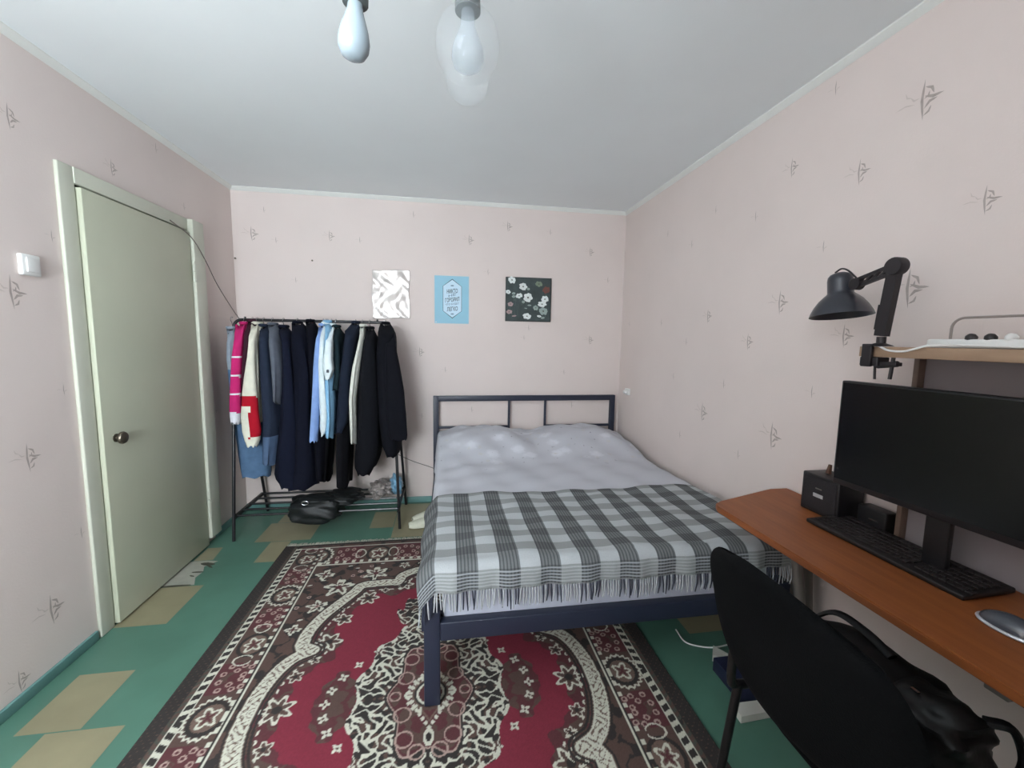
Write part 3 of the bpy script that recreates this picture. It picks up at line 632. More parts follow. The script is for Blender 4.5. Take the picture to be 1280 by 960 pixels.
def hanger(x, z, label):
    h = thing('clothes_hanger', label, 'hanger', (x, RAILY, z), 'clothes hangers on the rack rail')
    p = [(x, RAILY, z+.0), (x, RAILY, RAILZ-.035)]+[Vector((x, RAILY, RAILZ))+Vector((0, -.020*math.cos(t), .018*math.sin(t))) for t in [-1.2+ k*.5 for k in range(8)]]
    obj('hook', MB().tube(smooth_path(p, 3), .0022, 6), M_chrome, h)
    sh = MB().tube([(x, RAILY-.06, z-.045), (x, RAILY-.03, z-.02), (x, RAILY, z-.006), (x, RAILY+.03, z-.02), (x, RAILY+.06, z-.045)], [.006, .008, .009, .008, .006], 8)
    obj('shoulder_bar', sh, mat('hanger_plastic', (40, 38, 42), .4), h)
def garment(name, label, cat, rows, mats, reach=.19, seed=1, matfn=None, fold=.006, sleeve=None, s_matfn=None, s_mats=None, collar=True, n=30):
    top = at((rows[0][1]+rows[0][2])/2, rows[0][0], y=RAILY-.05)
    t = thing(name, label, cat, (top.x, RAILY, at(rows[-1][1], rows[-1][0], y=RAILY-reach).z), 'clothes hanging on the rack')
    obj('body', drape(rows, reach, MB(), seed, matfn, fold, n=n), mats, t, angle=60)
    if sleeve:
        for i, (srows, sreach) in enumerate(sleeve):
            mb = drape(srows, sreach, MB(), seed+5+i, s_matfn, .003, back=-(sreach-.075), n=60, top_reach=min(.09, sreach))
            obj('sleeve', mb, s_mats or mats, t, angle=60)
    if collar:
        ring = [Vector((top.x+.022*math.cos(a), RAILY+.05*math.sin(a), top.z+.002)) for a in [k*PI/8 for k in range(17)]]
        obj('collar', MB().tube(ring, .011, 8), (mats[0] if isinstance(mats, list) else mats), t)
    HOOKS.append((top.x, top.z, name)); return t
F = fab
white = F('white', (226, 230, 228)); navy = F('navy', (21, 25, 42)); blk = F('black', (12, 12, 16)); denim = F('denim', (88, 116, 148), .12)
garment('denim_dress', 'faded blue denim dress hanging at the door end of the rack', 'dress', [(410, 281, 291), (450, 281, 293), (500, 285, 306), (540, 288, 326), (575, 290, 335), (599, 294, 333)], [F('denim_pale', (150, 160, 172)), denim], .10, 1, lambda u, v: 0 if v < 460 else 1, .010)
garment('striped_sweater', 'hot pink sweater with thin white stripes and white cuffs', 'sweater', [(404, 297, 308), (430, 296, 309), (480, 295, 306), (520, 292, 303)], [F('hot_pink', (196, 44, 112)), F('white_rib', (220, 220, 228))], .17, 2,
        sleeve=[([(405, 292, 304), (425, 290, 301), (447, 287, 299), (470, 286, 298), (500, 284, 298), (516, 284, 298), (530, 286, 297)], .215)], s_matfn=lambda u, v: 1 if v > 516 or abs(v-446) < 1.6 or abs(v-470) < 1.5 or abs(v-493) < 1.5 else 0, n=40)
garment('maroon_cardigan', 'dark maroon cardigan squeezed between the pink and the cream sweaters', 'cardigan', [(401, 308, 316), (415, 301, 312), (450, 299, 309), (500, 298, 308), (540, 300, 312)], F('maroon', (62, 34, 46)), .17, 3)
def crm(u, v):
    if v < 496: return 0
    if v < 508: return 1
    return 1 if (v < 548-(u-312)*.25 and u > 311.5) else 0
garment('colour_block_sweater', 'cream sweater with bright red blocks on its puffed sleeve', 'sweater', [(404, 314, 322), (430, 314, 322), (480, 314, 322), (530, 314, 324)], [F('cream_knit', (226, 224, 208)), F('red_knit', (176, 26, 44))], .17, 4,
        sleeve=[([(405, 312, 320), (425, 309, 318), (447, 307, 318), (452, 306, 318), (475, 302, 319), (490, 300, 320), (503, 299, 321), (520, 298, 322), (540, 300, 325), (552, 304, 323), (557, 307, 320)], .225)], s_matfn=crm)
garment('slate_dress', 'long slate blue dress next to the cream and red sweater', 'dress', [(407, 321, 332), (430, 319, 336), (480, 321, 343), (530, 323, 346), (560, 325, 342), (583, 327, 339)], [F('slate', (42, 50, 68)), F('slate_denim', (84, 104, 134))], .185, 5, lambda u, v: 0 if v < 545 else 1, .008)
garment('grey_jacket', 'mid grey jacket with a pointed front edge over the slate dress', 'jacket', [(405, 333, 342), (430, 332, 346), (450, 334, 349), (470, 337, 348), (490, 340, 347), (505, 342, 345)], F('mid_grey', (98, 104, 116)), .215, 6)
garment('navy_dress', 'long navy dress with an uneven hem reaching the shoe shelf', 'dress', [(408, 346, 357), (430, 346, 362), (470, 348, 366), (520, 344, 369), (560, 340, 371), (600, 337, 374), (611, 344, 376)], navy, .20, 7, fold=.009)
garment('midnight_dress', 'widest dark dress, near black, just before the pale blue shirts', 'dress', [(403, 362, 376), (420, 359, 384), (470, 362, 390), (540, 364, 392), (590, 360, 394), (612, 352, 392)], F('midnight', (16, 19, 33)), .20, 8, fold=.010)
garment('dark_coat', 'near black coat with high collar behind the periwinkle shirt', 'coat', [(401, 380, 391), (420, 378, 394), (480, 384, 398), (550, 388, 404), (590, 391, 404), (602, 392, 403)], F('ink', (13, 14, 24)), .17, 9)
garment('periwinkle_shirt', 'periwinkle blue shirt with a long straight sleeve', 'shirt', [(406, 399, 405), (440, 396, 404), (500, 392, 402), (540, 390, 400)], F('periwinkle', (138, 168, 222)), .17, 10, sleeve=[([(408, 397, 403), (430, 393, 401), (460, 390, 400), (500, 388, 398), (551, 386, 396)], .215)])
garment('white_shirt', 'bright white shirt with rounded tail between blue shirts', 'shirt', [(404, 402, 409), (420, 397, 407), (460, 393, 406), (490, 394, 407), (520, 396, 409), (538, 396, 408), (545, 399, 405)], F('bright_white', (226, 238, 242)), .225, 11)
garment('light_blue_shirt', 'light sky blue shirt under the short white sleeve', 'shirt', [(402, 404, 411), (430, 404, 412), (475, 405, 414), (500, 406, 415), (525, 407, 415), (549, 405, 413)], F('sky', (140, 188, 222)), .215, 12)
garment('white_tee', 'white short sleeved tee with a small dark emblem on its sleeve', 't-shirt', [(406, 409, 416), (430, 408, 416), (470, 408, 415)], F('bright_white', (226, 238, 242)), .17, 13, sleeve=[([(408, 410, 416), (425, 406, 415), (450, 403, 415), (462, 403, 417), (475, 406, 412)], .232)])
em = at(409.5, 464, y=RAILY-.240)
emb = MB().prism([em+Vector((-.008, 0, -.010)), em+Vector((.008, 0, -.010)), em+Vector((.008, 0, .008)), em+Vector((0, 0, .012)), em+Vector((-.008, 0, .008))], (0, .004, 0))
te = [o for o in bpy.data.objects if o.name.startswith('white_tee')][0]; obj('emblem', emb, M_bedmetal, te, flat=True)
garment('teal_blouse', 'dark teal blouse right beside the white tee', 'blouse', [(408, 413, 423), (430, 415, 426), (470, 416, 426), (486, 413, 424)], F('dark_teal', (28, 44, 50)), .20, 14)
garment('black_trousers', 'black trousers hanging low below the white and blue shirts', 'trousers', [(420, 412, 418), (480, 404, 414), (548, 397, 413), (580, 393, 411), (604, 392, 409)], blk, .12, 15, collar=False)
garment('slate_blazer', 'slate navy blazer with a curved front hem beside the cream garment', 'blazer', [(403, 438, 448), (412, 428, 447), (430, 425, 442), (470, 419, 438), (510, 417, 437), (530, 416, 434), (541, 416, 426)], F('slate_navy', (30, 37, 52)), .215, 16)
garment('black_skirt', 'long narrow black skirt below the slate blazer', 'skirt', [(430, 426, 438), (500, 418, 436), (560, 417, 435), (611, 418, 433)], F('soot', (17, 17, 22)), .16, 17, collar=False)
garment('cream_robe', 'thin strip of a long cream white garment beside the black coats', 'robe', [(407, 449, 454), (430, 445, 453), (460, 439, 448), (500, 436, 443), (530, 436, 443), (556, 437, 442)], F('cream', (222, 224, 214)), .205, 18)
garment('black_coat', 'long black coat with its hem curving lowest on the bed side', 'coat', [(410, 456, 466), (430, 450, 470), (470, 444, 472), (520, 442, 474), (560, 440, 475), (580, 438, 472), (592, 439, 466), (596, 443, 461)], F('charcoal_black', (18, 19, 25)), .215, 19, fold=.005)
garment('black_padded_coat', 'bulky black coat with wide sleeve at the bed end of the rack', 'coat', [(404, 474, 488), (412, 469, 492), (440, 466, 493), (480, 466, 498), (530, 470, 500), (562, 474, 500), (571, 480, 497)], F('coat_black', (16, 17, 24)), .20, 20,
        sleeve=[([(415, 482, 493), (440, 480, 496), (465, 480, 501), (490, 480, 506), (520, 482, 509), (545, 484, 510), (552, 487, 509)], .235)], fold=.004)
# the hangers that carry them, one per garment
near = {'denim_dress': 'the faded denim dress', 'striped_sweater': 'the pink striped sweater', 'maroon_cardigan': 'the dark maroon cardigan', 'colour_block_sweater': 'the cream and red sweater', 'slate_dress': 'the slate blue dress', 'grey_jacket': 'the mid grey jacket', 'navy_dress': 'the long navy dress', 'midnight_dress': 'the widest near black dress', 'dark_coat': 'the high collar coat', 'periwinkle_shirt': 'the periwinkle shirt', 'white_shirt': 'the bright white shirt', 'light_blue_shirt': 'the sky blue shirt', 'white_tee': 'the short sleeved white tee', 'teal_blouse': 'the dark teal blouse', 'slate_blazer': 'the slate navy blazer', 'cream_robe': 'the cream robe', 'black_coat': 'the long black coat', 'black_padded_coat': 'the bulky black coat'}
for x, z, nm in HOOKS:
    if nm in near: hanger(x, z, 'hanger with thin steel hook carrying '+near[nm])
# black bag on the shoe shelf
def blob(fn, nu=40, nv=26):
    mb = MB(); vs = []; 
    for j in range(nv+1):
        for i in range(nu): vs.append(fn(2*PI*i/nu, PI*j/nv))
    fs = [(j*nu+i, j*nu+(i+1) % nu, (j+1)*nu+(i+1) % nu, (j+1)*nu+i) for j in range(nv) for i in range(nu)]
    return mb.add(vs, fs)
def lump(c, s, seed, amp=.12, sq=.7):
    def f(a, b):
        d = Vector((math.sin(b)*math.cos(a), math.sin(b)*math.sin(a), math.cos(b)))
        q = Vector([abs(t)**sq*(1 if t >= 0 else -1) for t in d])
        k = 1+amp*(math.sin(3*d.x+seed)*math.sin(4*d.y+seed*2)+.6*math.sin(7*d.z+5*d.x+seed)+.35*math.sin(11*d.y+9*d.z+seed))
        return Vector((c[0]+q.x*s[0]*k, c[1]+q.y*s[1]*k, c[2]+q.z*s[2]*k))
    return blob(f)
M_bag = mat('black_nylon', (20, 24, 26), .55, noise=.15, scale=30, bump=.5, bscale=40)
bg = thing('travel_bag', 'slouching black nylon bag with a loose strap on the shoe shelf', 'bag', (-.9, 3.1, .17))
obj('body', lump((-.915, 3.06, .185), (.185, .125, .085), 1.3), M_bag, bg)
obj('flap', lump((-.735, 3.12, .240), (.115, .10, .035), 4.1, .2), M_bag, bg)
obj('strap', MB().tube(smooth_path([(-1.05, 3.0, .25), (-.98, 2.95, .30), (-.86, 2.96, .285), (-.72, 3.0, .27), (-.62, 3.03, .28)], 6), .009, 8, flat=.35), M_bag, bg)
rp = [Vector((-.955+.022*math.cos(t), 2.945, .262+.013*math.sin(t))) for t in [k*PI/8 for k in range(17)]]
obj('buckle', MB().tube(rp, .0035, 6), M_chrome, bg)
tag(obj('crumpled_bag', lump((-.505, 3.32, .215), (.075, .085, .055), 2.2, .32, .9), mat('crumpled_grey_print', (150, 142, 138), .6, noise=.75, scale=34, bump=1., bscale=35)), 'crumpled grey and dark patterned bundle on the shoe shelf', 'bundle')
tag(obj('plastic_bag', lump((-.395, 3.36, .225), (.048, .08, .072), 3.2, .2, .9), mat('blue_plastic', (128, 172, 200), .3, noise=.25, scale=30, bump=.8, bscale=30)), 'light blue crumpled plastic bag at the end of the shoe shelf', 'bag')
# slippers
def slipper(cx, cy, rz, label, tilt=0., z0=.0):
    t = thing('slipper', label, 'slipper', (cx, cy, z0), 'pair of slippers beside the bed'); R = Matrix.Translation((cx, cy, z0)) @ Matrix.Rotation(rz, 4, 'Z') @ Matrix.Rotation(tilt, 4, 'Y')
    def outline(s, k): return (-.045-.006*math.sin(s*3) if k < 0 else .045)
    L = .26; rings = []
    for j in range(15):
        s = j/14; w = .046*math.sqrt(max(.02, 1-(2*s-1)**4))*(1-.14*math.sin(s*PI*1.0)*(s > .5)); x = (s-.5)*L
        rings.append([R @ Vector((x, w*math.cos(a), .012+.010*math.sin(a))) for a in [2*PI*k/14 for k in range(14)]])
    obj('sole', MB().rings(rings), mat('slipper_sole', (206, 206, 190), .7), t)
    rings = []
    for j in range(12):
        s = j/11; w = .048*math.sqrt(max(.03, 1-(1-s*.62-.36)**2*0-(1-min(1, s*1.9+.12))**2)); x = -.5*L+s*L*.58; h = .030+.030*s
        rings.append([R @ Vector((x, w*math.cos(a), .014+h*max(0, math.sin(a))**.8)) for a in [PI*k/12 for k in range(13)]]+[R @ Vector((x, w*.85*math.cos(a), .014+(h-.006)*max(0, math.sin(a)))) for a in [PI-PI*k/12 for k in range(13)]])
    obj('upper', MB().rings(rings), mat('slipper_felt', (212, 212, 194), .9, noise=.04, scale=40), t)
slipper(-.135, 3.185, .45, 'cream slipper nearer the back wall beside the bed', 0, .0)
slipper(-.145, 3.06, .22, 'cream slipper nearer the rug beside the bed', 0, .0)
#@@PART4
# ------------------------------------------------------------------ desk corner
DZT = .750; DX0 = 1.072; DY_far = 1.56; DY_near = .10
M_wood = mat('orange_desk_veneer', (176, 96, 40), .38, noise=.10, scale=7); 
def wood_grain(name, c1, c2, rough=.35, axis='Y', sc=3.):
    m = bpy.data.materials.new(name); m.use_nodes = True; nt = m.node_tree; N, L = nt.nodes, nt.links; b = N['Principled BSDF']; b.inputs['Roughness'].default_value = rough
    g = N.new('ShaderNodeTexCoord'); mp = N.new('ShaderNodeMapping'); mp.inputs['Scale'].default_value = (18, 1.2, 18) if axis == 'Y' else (18, 18, 1.2); L.new(g.outputs['Object'], mp.inputs[0])
    n = N.new('ShaderNodeTexNoise'); n.inputs['Scale'].default_value = sc; n.inputs['Detail'].default_value = 6; n.inputs['Distortion'].default_value = .6; L.new(mp.outputs[0], n.inputs['Vector'])
    r = N.new('ShaderNodeValToRGB'); r.color_ramp.elements[0].color = srgb(c1)+(1,); r.color_ramp.elements[1].color = srgb(c2)+(1,); r.color_ramp.elements[0].position = .3; r.color_ramp.elements[1].position = .7
    L.new(n.outputs['Fac'], r.inputs[0]); L.new(r.outputs[0], b.inputs['Base Color']); return m
M_wood = wood_grain('orange_desk_veneer', (134, 74, 36), (154, 88, 44), .50)
M_shelfwood = wood_grain('tan_shelf_veneer', (150, 124, 102), (166, 138, 114), .45)
desk = thing('desk', 'orange brown wooden desk along the right wall', 'desk', (1.3, .85, 0))
# desk top with a cut far corner
tp = [(DX0, DY_near), (XR-.01, DY_near), (XR-.01, DY_far+.06), (1.44, DY_far+.06), (DX0+.05, DY_far-.045), (DX0+.015, DY_far-.065), (DX0, DY_far-.10)]
bm = bmesh.new(); vs = [bm.verts.new((x, y, DZT-.024)) for x, y in tp]; f_ = bm.faces.new(vs); e_ = bmesh.ops.extrude_face_region(bm, geom=[f_]); 
for v in [g for g in e_['geom'] if isinstance(g, bmesh.types.BMVert)]: v.co.z = DZT
bmesh.ops.bevel(bm, geom=bm.edges[:], offset=.003, segments=2, affect='EDGES')
dt = MB(); dt.addbm(bm); obj('desk_top', dt, M_wood, desk)
M_grey = mat('grey_desk_metal', (120, 116, 112), .45, metal=.3)
for (x0, y0_, x1_, y1_) in ((1.13, 1.30, 1.22, 1.42), (1.46, 1.36, 1.47, 1.45), (1.15, .30, 1.15, .20), (1.46, .30, 1.47, .20)):
    obj('leg', MB().tube([(x0 if x0 > 1.2 else 1.40, y0_, 0.0), (x1_ if x0 > 1.2 else 1.38, y1_, DZT-.03)], .020, 10), M_grey, desk)
obj('rear_rail', MB().box((1.45, .2, DZT-.10), (1.48, 1.44, DZT-.05), bev=.004), M_grey, desk)
bk = at(1232, 862, z=DZT-.03)
obj('bracket', MB().box((DX0+.02, bk.y-.02, DZT-.045), (DX0+.07, bk.y+.02, DZT-.024), bev=.003), M_grey, desk)
# hutch shelf
hs = thing('desk_shelf', 'tan wooden shelf unit standing on the desk behind the monitor', 'shelf', (1.45, .7, DZT))
HX = 1.285; HZ0, HZ1 = 1.366, 1.397
obj('shelf_board', MB().box((HX, .10, HZ0), (XR-.006, 1.135, HZ1), bev=.002), M_shelfwood, hs)
obj('side_panel', MB().box((1.490, 1.115, DZT), (XR-.006, 1.131, HZ0), bev=.002), mat('brown_side_panel', (118, 98, 86), .5, noise=.08, scale=12), hs)
obj('back_panel', MB().box((XR-.020, .12, DZT), (XR-.008, 1.115, HZ0)), mat('grey_hardboard', (148, 140, 142), .7), hs)
ra = thing('shelf_guard', 'thin grey wire guard rail arching above the desk shelf', 'guard rail', (1.5, .7, HZ1))
gp = [(1.44, .995, HZ1), (1.44, 1.005, HZ1+.02), (1.44, 1.005, HZ1+.05)]+arc((1.44, .975, HZ1+.055), .030, 0, PI/2, 6, ((0, 1, 0), (0, 0, 1)))+[(1.44, .7, HZ1+.085), (1.44, .3, HZ1+.085), (1.44, .28, HZ1+.06), (1.44, .28, HZ1)]
obj('wire', MB().tube(gp, .0035, 8), mat('grey_wire', (150, 140, 134), .4), ra)
# power strip
ps = thing('power_strip', 'white power strip with plugs lying on the desk shelf', 'power strip', (1.37, .93, HZ1))
obj('housing', MB().box((1.35, .78, HZ1), (1.40, 1.000, HZ1+.024), bev=.006), M_plastic, ps)
for k, (y, m_) in enumerate(((.905, 'plug_black'), (.865, 'plug_black'), (.825, 'plug_white'))):
    mm = mat(m_, (40, 38, 40) if 'black' in m_ else (225, 225, 222), .4)
    obj('plug', MB().lathe([(0, 0), (.012, 0), (.013, .004), (.010, .012), (.004, .016), (0, .016)], (1.365, y, HZ1+.023), 14, Matrix.Rotation(-.5, 4, 'Y')), mm, ps)
cb = smooth_path([(1.33, 1.13, HZ1+.006), (1.284, 1.075, HZ1+.002), (1.276, 1.04, HZ1-.010), (1.276, 1.0, HZ1-.012), (1.276, .97, HZ1-.004), (1.285, .94, HZ1+.006), (1.33, .90, HZ1+.008), (1.34, .80, HZ1+.006), (1.35, .6, HZ1+.005)], 6)
tag(obj('cable', MB().tube(cb, .0032, 6), M_plastic), 'white cable sagging over the edge of the desk shelf', 'cable')
# desk lamp
lp = thing('desk_lamp', 'black folding arm lamp clamped to the end of the desk shelf', 'lamp', (1.30, 1.10, HZ1))
M_lamp = mat('lamp_dark_enamel', (44, 46, 54), .32, coat=.3); M_lampb = mat('lamp_black_metal', (34, 30, 34), .45)
LX = 1.30
def P(u, v, x=LX): return at(u, v, x=x)
cl = MB(); a0 = P(1101, 429)
cl.lathe([(0, .010), (.012, .010), (.028, .004), (.034, 0), (0, 0)], (LX, 1.085, HZ1+.001), 20)
cl.box((LX-.022, 1.07, HZ0-.028), (LX+.022, 1.125, HZ0-.001), bev=.003); cl.box((LX-.022, 1.118, HZ0-.02), (LX+.022, 1.150, HZ1+.006), bev=.002) if False else None
cl.box((LX-.030, 1.085, HZ0-.03), (LX-.020, 1.115, HZ1+.008), bev=.002)
cl.tube([P(1112, 474), P(1117, 447)], .005, 8); cl.tube([P(1093, 474), P(1094, 447)], .0035, 8); cl.box((LX-.012, P(1124, 455).y, P(1124, 458).z), (LX+.012, P(1100, 450).y, P(1100, 452).z), bev=.002)
cl.tube([P(1097, 457), P(1122, 455)], .009, 8)
obj('clamp', cl, M_lampb, lp)
obj('pivot', MB().tube([P(1101, 431), P(1102, 421)], .012, 12), M_lampb, lp)
lo_, hi_ = P(1102, 420), P(1120, 333)
def strut(mb, p, q, w, t, off=0):                 # flat bar in the arm's plane
    d = (q-p).normalized(); s = Vector((1, 0, 0)); n = d.cross(s).normalized()
    c = [p+n*off, q+n*off]; v = []
    for e in c:
        for a, b in ((-w, -t), (w, -t), (w, t), (-w, t)): v.append(e+n*a+s*b)
    mb.add(v, [(0, 1, 2, 3), (4, 7, 6, 5), (0, 4, 5, 1), (1, 5, 6, 2), (2, 6, 7, 3), (3, 7, 4, 0)])
ar = MB(); strut(ar, lo_, hi_, .016, .010); strut(ar, P(1098, 412), P(1104, 381), .010, .006)
obj('lower_arm', ar, M_lampb, lp)
ar = MB(); e1, e0 = P(1119, 335), P(1074, 353)
strut(ar, e1, e0, .0045, .006, .011); strut(ar, e1, e0, .0045, .006, -.011)
for a, b in ((.15, .4), (.4, .62), (.62, .85)):
    strut(ar, e1.lerp(e0, a)+Vector((0, 0, .008)), e1.lerp(e0, b)-Vector((0, 0, .008)), .003, .004)
obj('upper_arm', ar, M_lampb, lp)
Mx = Matrix.Rotation(PI/2, 4, 'Y')
obj('elbow', MB().lathe([(0, -.016), (.024, -.016), (.026, -.012), (.026, .012), (.024, .016), (0, .016)], P(1121, 333), 22, Mx), M_lampb, lp)
obj('head_joint', MB().lathe([(0, -.012), (.018, -.012), (.019, .012), (0, .012)], P(1071, 355), 18, Mx), M_lampb, lp)
sc_ = P(1051, 395); tilt = Matrix.Rotation(-.12, 4, 'X')
prof = [(.088, 0), (.084, .012), (.074, .032), (.060, .052), (.046, .066), (.037, .074), (.036, .080), (.036, .118), (.034, .130), (.028, .138), (.015, .144), (0, .145)]
inner = [(.0855, .001), (.080, .014), (.070, .032), (.056, .050), (.042, .064), (.030, .072), (.030, .11), (0, .115)]
sh = obj('lamp_shade', MB().lathe(prof, sc_, 36, tilt).lathe(inner, sc_, 36, tilt), M_lamp, lp)
obj('bulb', MB().lathe([(0, .02), (.014, .022), (.024, .034), (.026, .046), (.018, .062), (.012, .08)], sc_, 18, tilt), M_plastic, lp)
obj('cord', MB().tube(smooth_path([P(1044, 341), P(1052, 336), P(1060, 338), P(1068, 345), P(1073, 350)], 6), .0028, 6), M_lampb, lp)
# monitor
mn = thing('monitor', 'large black flat computer monitor, switched off, on the desk', 'monitor', (1.42, 1.0, DZT))
M_bez = mat('monitor_plastic', (24, 23, 26), .42); M_scr = mat('dark_screen', (9, 9, 11), .22)
A = Vector((1.335, 1.228, 0)); B = Vector((1.360, .655, 0)); d = (B-A).normalized(); nrm = Vector((d.y, -d.x, 0)); nrm = nrm if nrm.x < 0 else -nrm   # towards the room
W = (B-A).length; zb, ztp = .922, 1.280
Mm = Matrix(((d.x, -nrm.x, 0, A.x), (d.y, -nrm.y, 0, A.y), (0, 0, 1, 0), (0, 0, 0, 1)))
obj('casing', MB().box((0, 0, zb), (W, .030, ztp), bev=.004, M=Mm).box((W*.25, .025, zb+.06), (W*.75, .055, ztp-.1), bev=.012, M=Mm), M_bez, mn)
obj('screen', MB().box((.007, -.0012, zb+.020), (W-.007, .0, ztp-.007), M=Mm), M_scr, mn)
obj('stand_neck', MB().box((W/2-.03, .04, DZT+.01), (W/2+.03, .06, 1.05), bev=.004, M=Mm), M_bez, mn)
obj('stand_base', MB().box((W/2-.11, -.005, DZT), (W/2+.11, .115, DZT+.010), bev=.003, M=Mm), M_bez, mn)
# speaker at the desk corner
sk = thing('speaker', 'small black speaker with a silver badge at the far desk corner', 'speaker', (1.46, 1.345, DZT))
Mb = Matrix.Translation((1.462, 1.345, DZT)) @ Matrix.Rotation(.0, 4, 'Z')
obj('cabinet', MB().box((-.052, -.080, 0), (.060, .080, .150), bev=.006, M=Mb), M_bez, sk)
obj('grille', MB().box((-.0535, -.070, .012), (-.052, .070, .138), bev=.0005, M=Mb), mat('speaker_cloth', (36, 34, 38), .8, noise=.3, scale=300), sk)
obj('badge', MB().box((-.056, -.020, .066), (-.0535, .022, .080), bev=.001, M=Mb), mat('badge_silver', (180, 180, 182), .4), sk)
obj('badge', MB().box((-.056, -.012, .098), (-.0535, .014, .102), bev=.0005, M=Mb), M_grey, sk)
pg = P(1033, 583, 1.50); tag(obj('wooden_peg', MB().tube([(1.475, 1.375, DZT+.1505), (1.478, 1.373, DZT+.185)], [.010, .006], 8), mat('brown_wood_peg', (96, 64, 48), .6)), 'short brown wooden peg standing on top of the black speaker', 'peg')
# dark device under the monitor
dv = thing('desk_device', 'small black box with a silver glint below the monitor', 'device', (1.49, 1.20, DZT))
obj('case', MB().box((1.465, 1.14, DZT), (1.515, 1.24, DZT+.085), bev=.006), M_bez, dv)
obj('strip', MB().box((1.463, 1.165, DZT+.045), (1.465, 1.195, DZT+.049)), M_chrome, dv)  # steel sliver modelled to stand in for a glint on the case
# keyboard
kbd = thing('keyboard', 'long black computer keyboard on the desk in front of the monitor', 'keyboard', (1.39, 1.05, DZT))
KM = Matrix.Translation((1.322, 1.052, DZT)) @ Matrix.Rotation(.0, 4, 'Z') @ Matrix.Rotation(-.05, 4, 'Y')
obj('keyboard_body', MB().box((-.012, -.238, .001), (.158, .240, .016), bev=.005, M=KM), mat('keyboard_black', (26, 22, 23), .5), kbd)
keys = MB(); 
for r_ in range(6):
    y = .226; k = 0
    while y > -.225:
        w = .0175 if not (r_ == 0 and 8 <= k < 10) else .045
        xk = .012+r_*.0215+(.006 if r_ == 5 else 0)
        if not (.085 < -y < .092): keys.box((xk, y-w, .015), (xk+.0178, y, .0205), bev=.0012, M=KM)
        y -= w+.0022; k += 1
ko = obj('keys', keys, mat('key_black', (32, 27, 28), .5), kbd); ko['kind'] = 'stuff'
# mouse
ms = thing('computer_mouse', 'dark grey computer mouse with a silver rim on the desk', 'mouse', (1.285, .71, DZT))
def mouse_pt(a, b, s=1, zoff=0):
    d_ = Vector((math.sin(b)*math.cos(a), math.sin(b)*math.sin(a), math.cos(b))); return Vector((1.285+d_.x*.032*s, .708+d_.y*.056*s, DZT+.006+zoff+max(-.004, d_.z*.034*(1-.15*d_.y))))
obj('shell', blob(lambda a, b: mouse_pt(a, b), 30, 18), mat('mouse_grey', (70, 74, 82), .22, coat=.5), ms)
obj('rim', MB().tube([Vector((1.285+.0335*math.cos(t), .708+.0575*math.sin(t), DZT+.006)) for t in [k*PI/16 for k in range(33)]], .004, 6), mat('silver_rim', (196, 198, 204), .3, metal=.3), ms)
# ------------------------------------------------------------------ office chair and what lies on it
M_cfab = mat('chair_black_cloth', (8, 10, 12), .85, spec=.12, noise=.1, scale=40, bump=.4, bscale=300); M_ctub = mat('chair_black_tube', (18, 18, 20), .4)
ch = thing('office_chair', 'black upholstered office chair with curved backrest pushed to the desk', 'chair', (.95, .8, 0))
CC = Vector((.70, .745, 0))                                         # back centre
def back_pt(a, b, side):                                           # a -1..1 across (y), b -1..1 up
    hw, z0c, hh = .270, .730, .190
    sup = (1-abs(b)**2.6)**(1/2.6) if abs(b) < 1 else 0
    y = a*hw*(.55+.45*sup); z = z0c+b*hh-.045*a*a*max(0, b)
    x = .703+.050*a*a-.080*(b*.5)+side
    return Vector((x, CC.y+y, z))
bkm = MB(); n1, n2 = 36, 22
for sd in (-1, 1):
    bkm.grid(lambda u, v: back_pt(u*2-1, v*2-1, sd*.020*(max(0, 1-abs(u*2-1)**6)*max(0, 1-abs(v*2-1)**6))**.5), n1, n2)
obj('backrest', bkm, M_cfab, ch, angle=70)
st = MB(); SX, SY = .985, .775
def seat_pt(a, b):
    d_ = Vector((math.sin(b)*math.cos(a), math.sin(b)*math.sin(a), math.cos(b))); f = lambda t, p: abs(t)**p*(1 if t >= 0 else -1)
    return Vector((SX+.03+f(d_.x, .55)*.185, SY-.02+f(d_.y, .55)*.215, .450+f(d_.z, .7)*.035+.01*f(d_.x, 1)))
obj('seat', blob(seat_pt, 40, 20), M_cfab, ch, angle=70)
for s in (1, -1):
    y = SY+s*.225
    obj('back_frame', MB().tube(smooth_path([(1.0, y, .41), (.84, y, .415), (.80, y-.02*s, .45), (.775, y-.05*s, .55), (.755, y-.08*s, .66), (.745, y-.09*s, .72)], 6), .012, 10), M_ctub, ch)
    obj('leg', MB().tube([(.84, y, .415), (.805, y+.02*s, .0)], .0125, 10), M_ctub, ch)
    obj('leg', MB().tube([(1.13, y, .415), (1.16, y+.02*s, .0)], .0125, 10), M_ctub, ch)
    obj('side_rail', MB().tube([(.84, y, .412), (1.13, y, .412)], .0125, 10), M_ctub, ch)
obj('cross_rail', MB().tube([(.9, SY-.22, .408), (.9, SY+.22, .408)], .011, 8), M_ctub, ch)
bpk = thing('backpack', 'black backpack with a carrying loop lying on the office chair seat', 'backpack', (1.0, .8, .49))
M_bpk = mat('glossy_black_nylon', (9, 9, 11), .45, noise=.2, scale=25, bump=.9, bscale=22, spec=.3)
obj('body', lump((1.01, .80, .575), (.13, .20, .085), 5.2, .10, .75), M_bpk, bpk)
obj('pocket', lump((1.02, .66, .60), (.085, .09, .065), 7.7, .12, .75), M_bpk, bpk)
obj('strap', MB().tube(smooth_path([(1.04, .99, .60), (1.06, .93, .665), (1.05, .84, .68), (1.04, .76, .67)], 6), .012, 8, flat=.5), M_bpk, bpk)
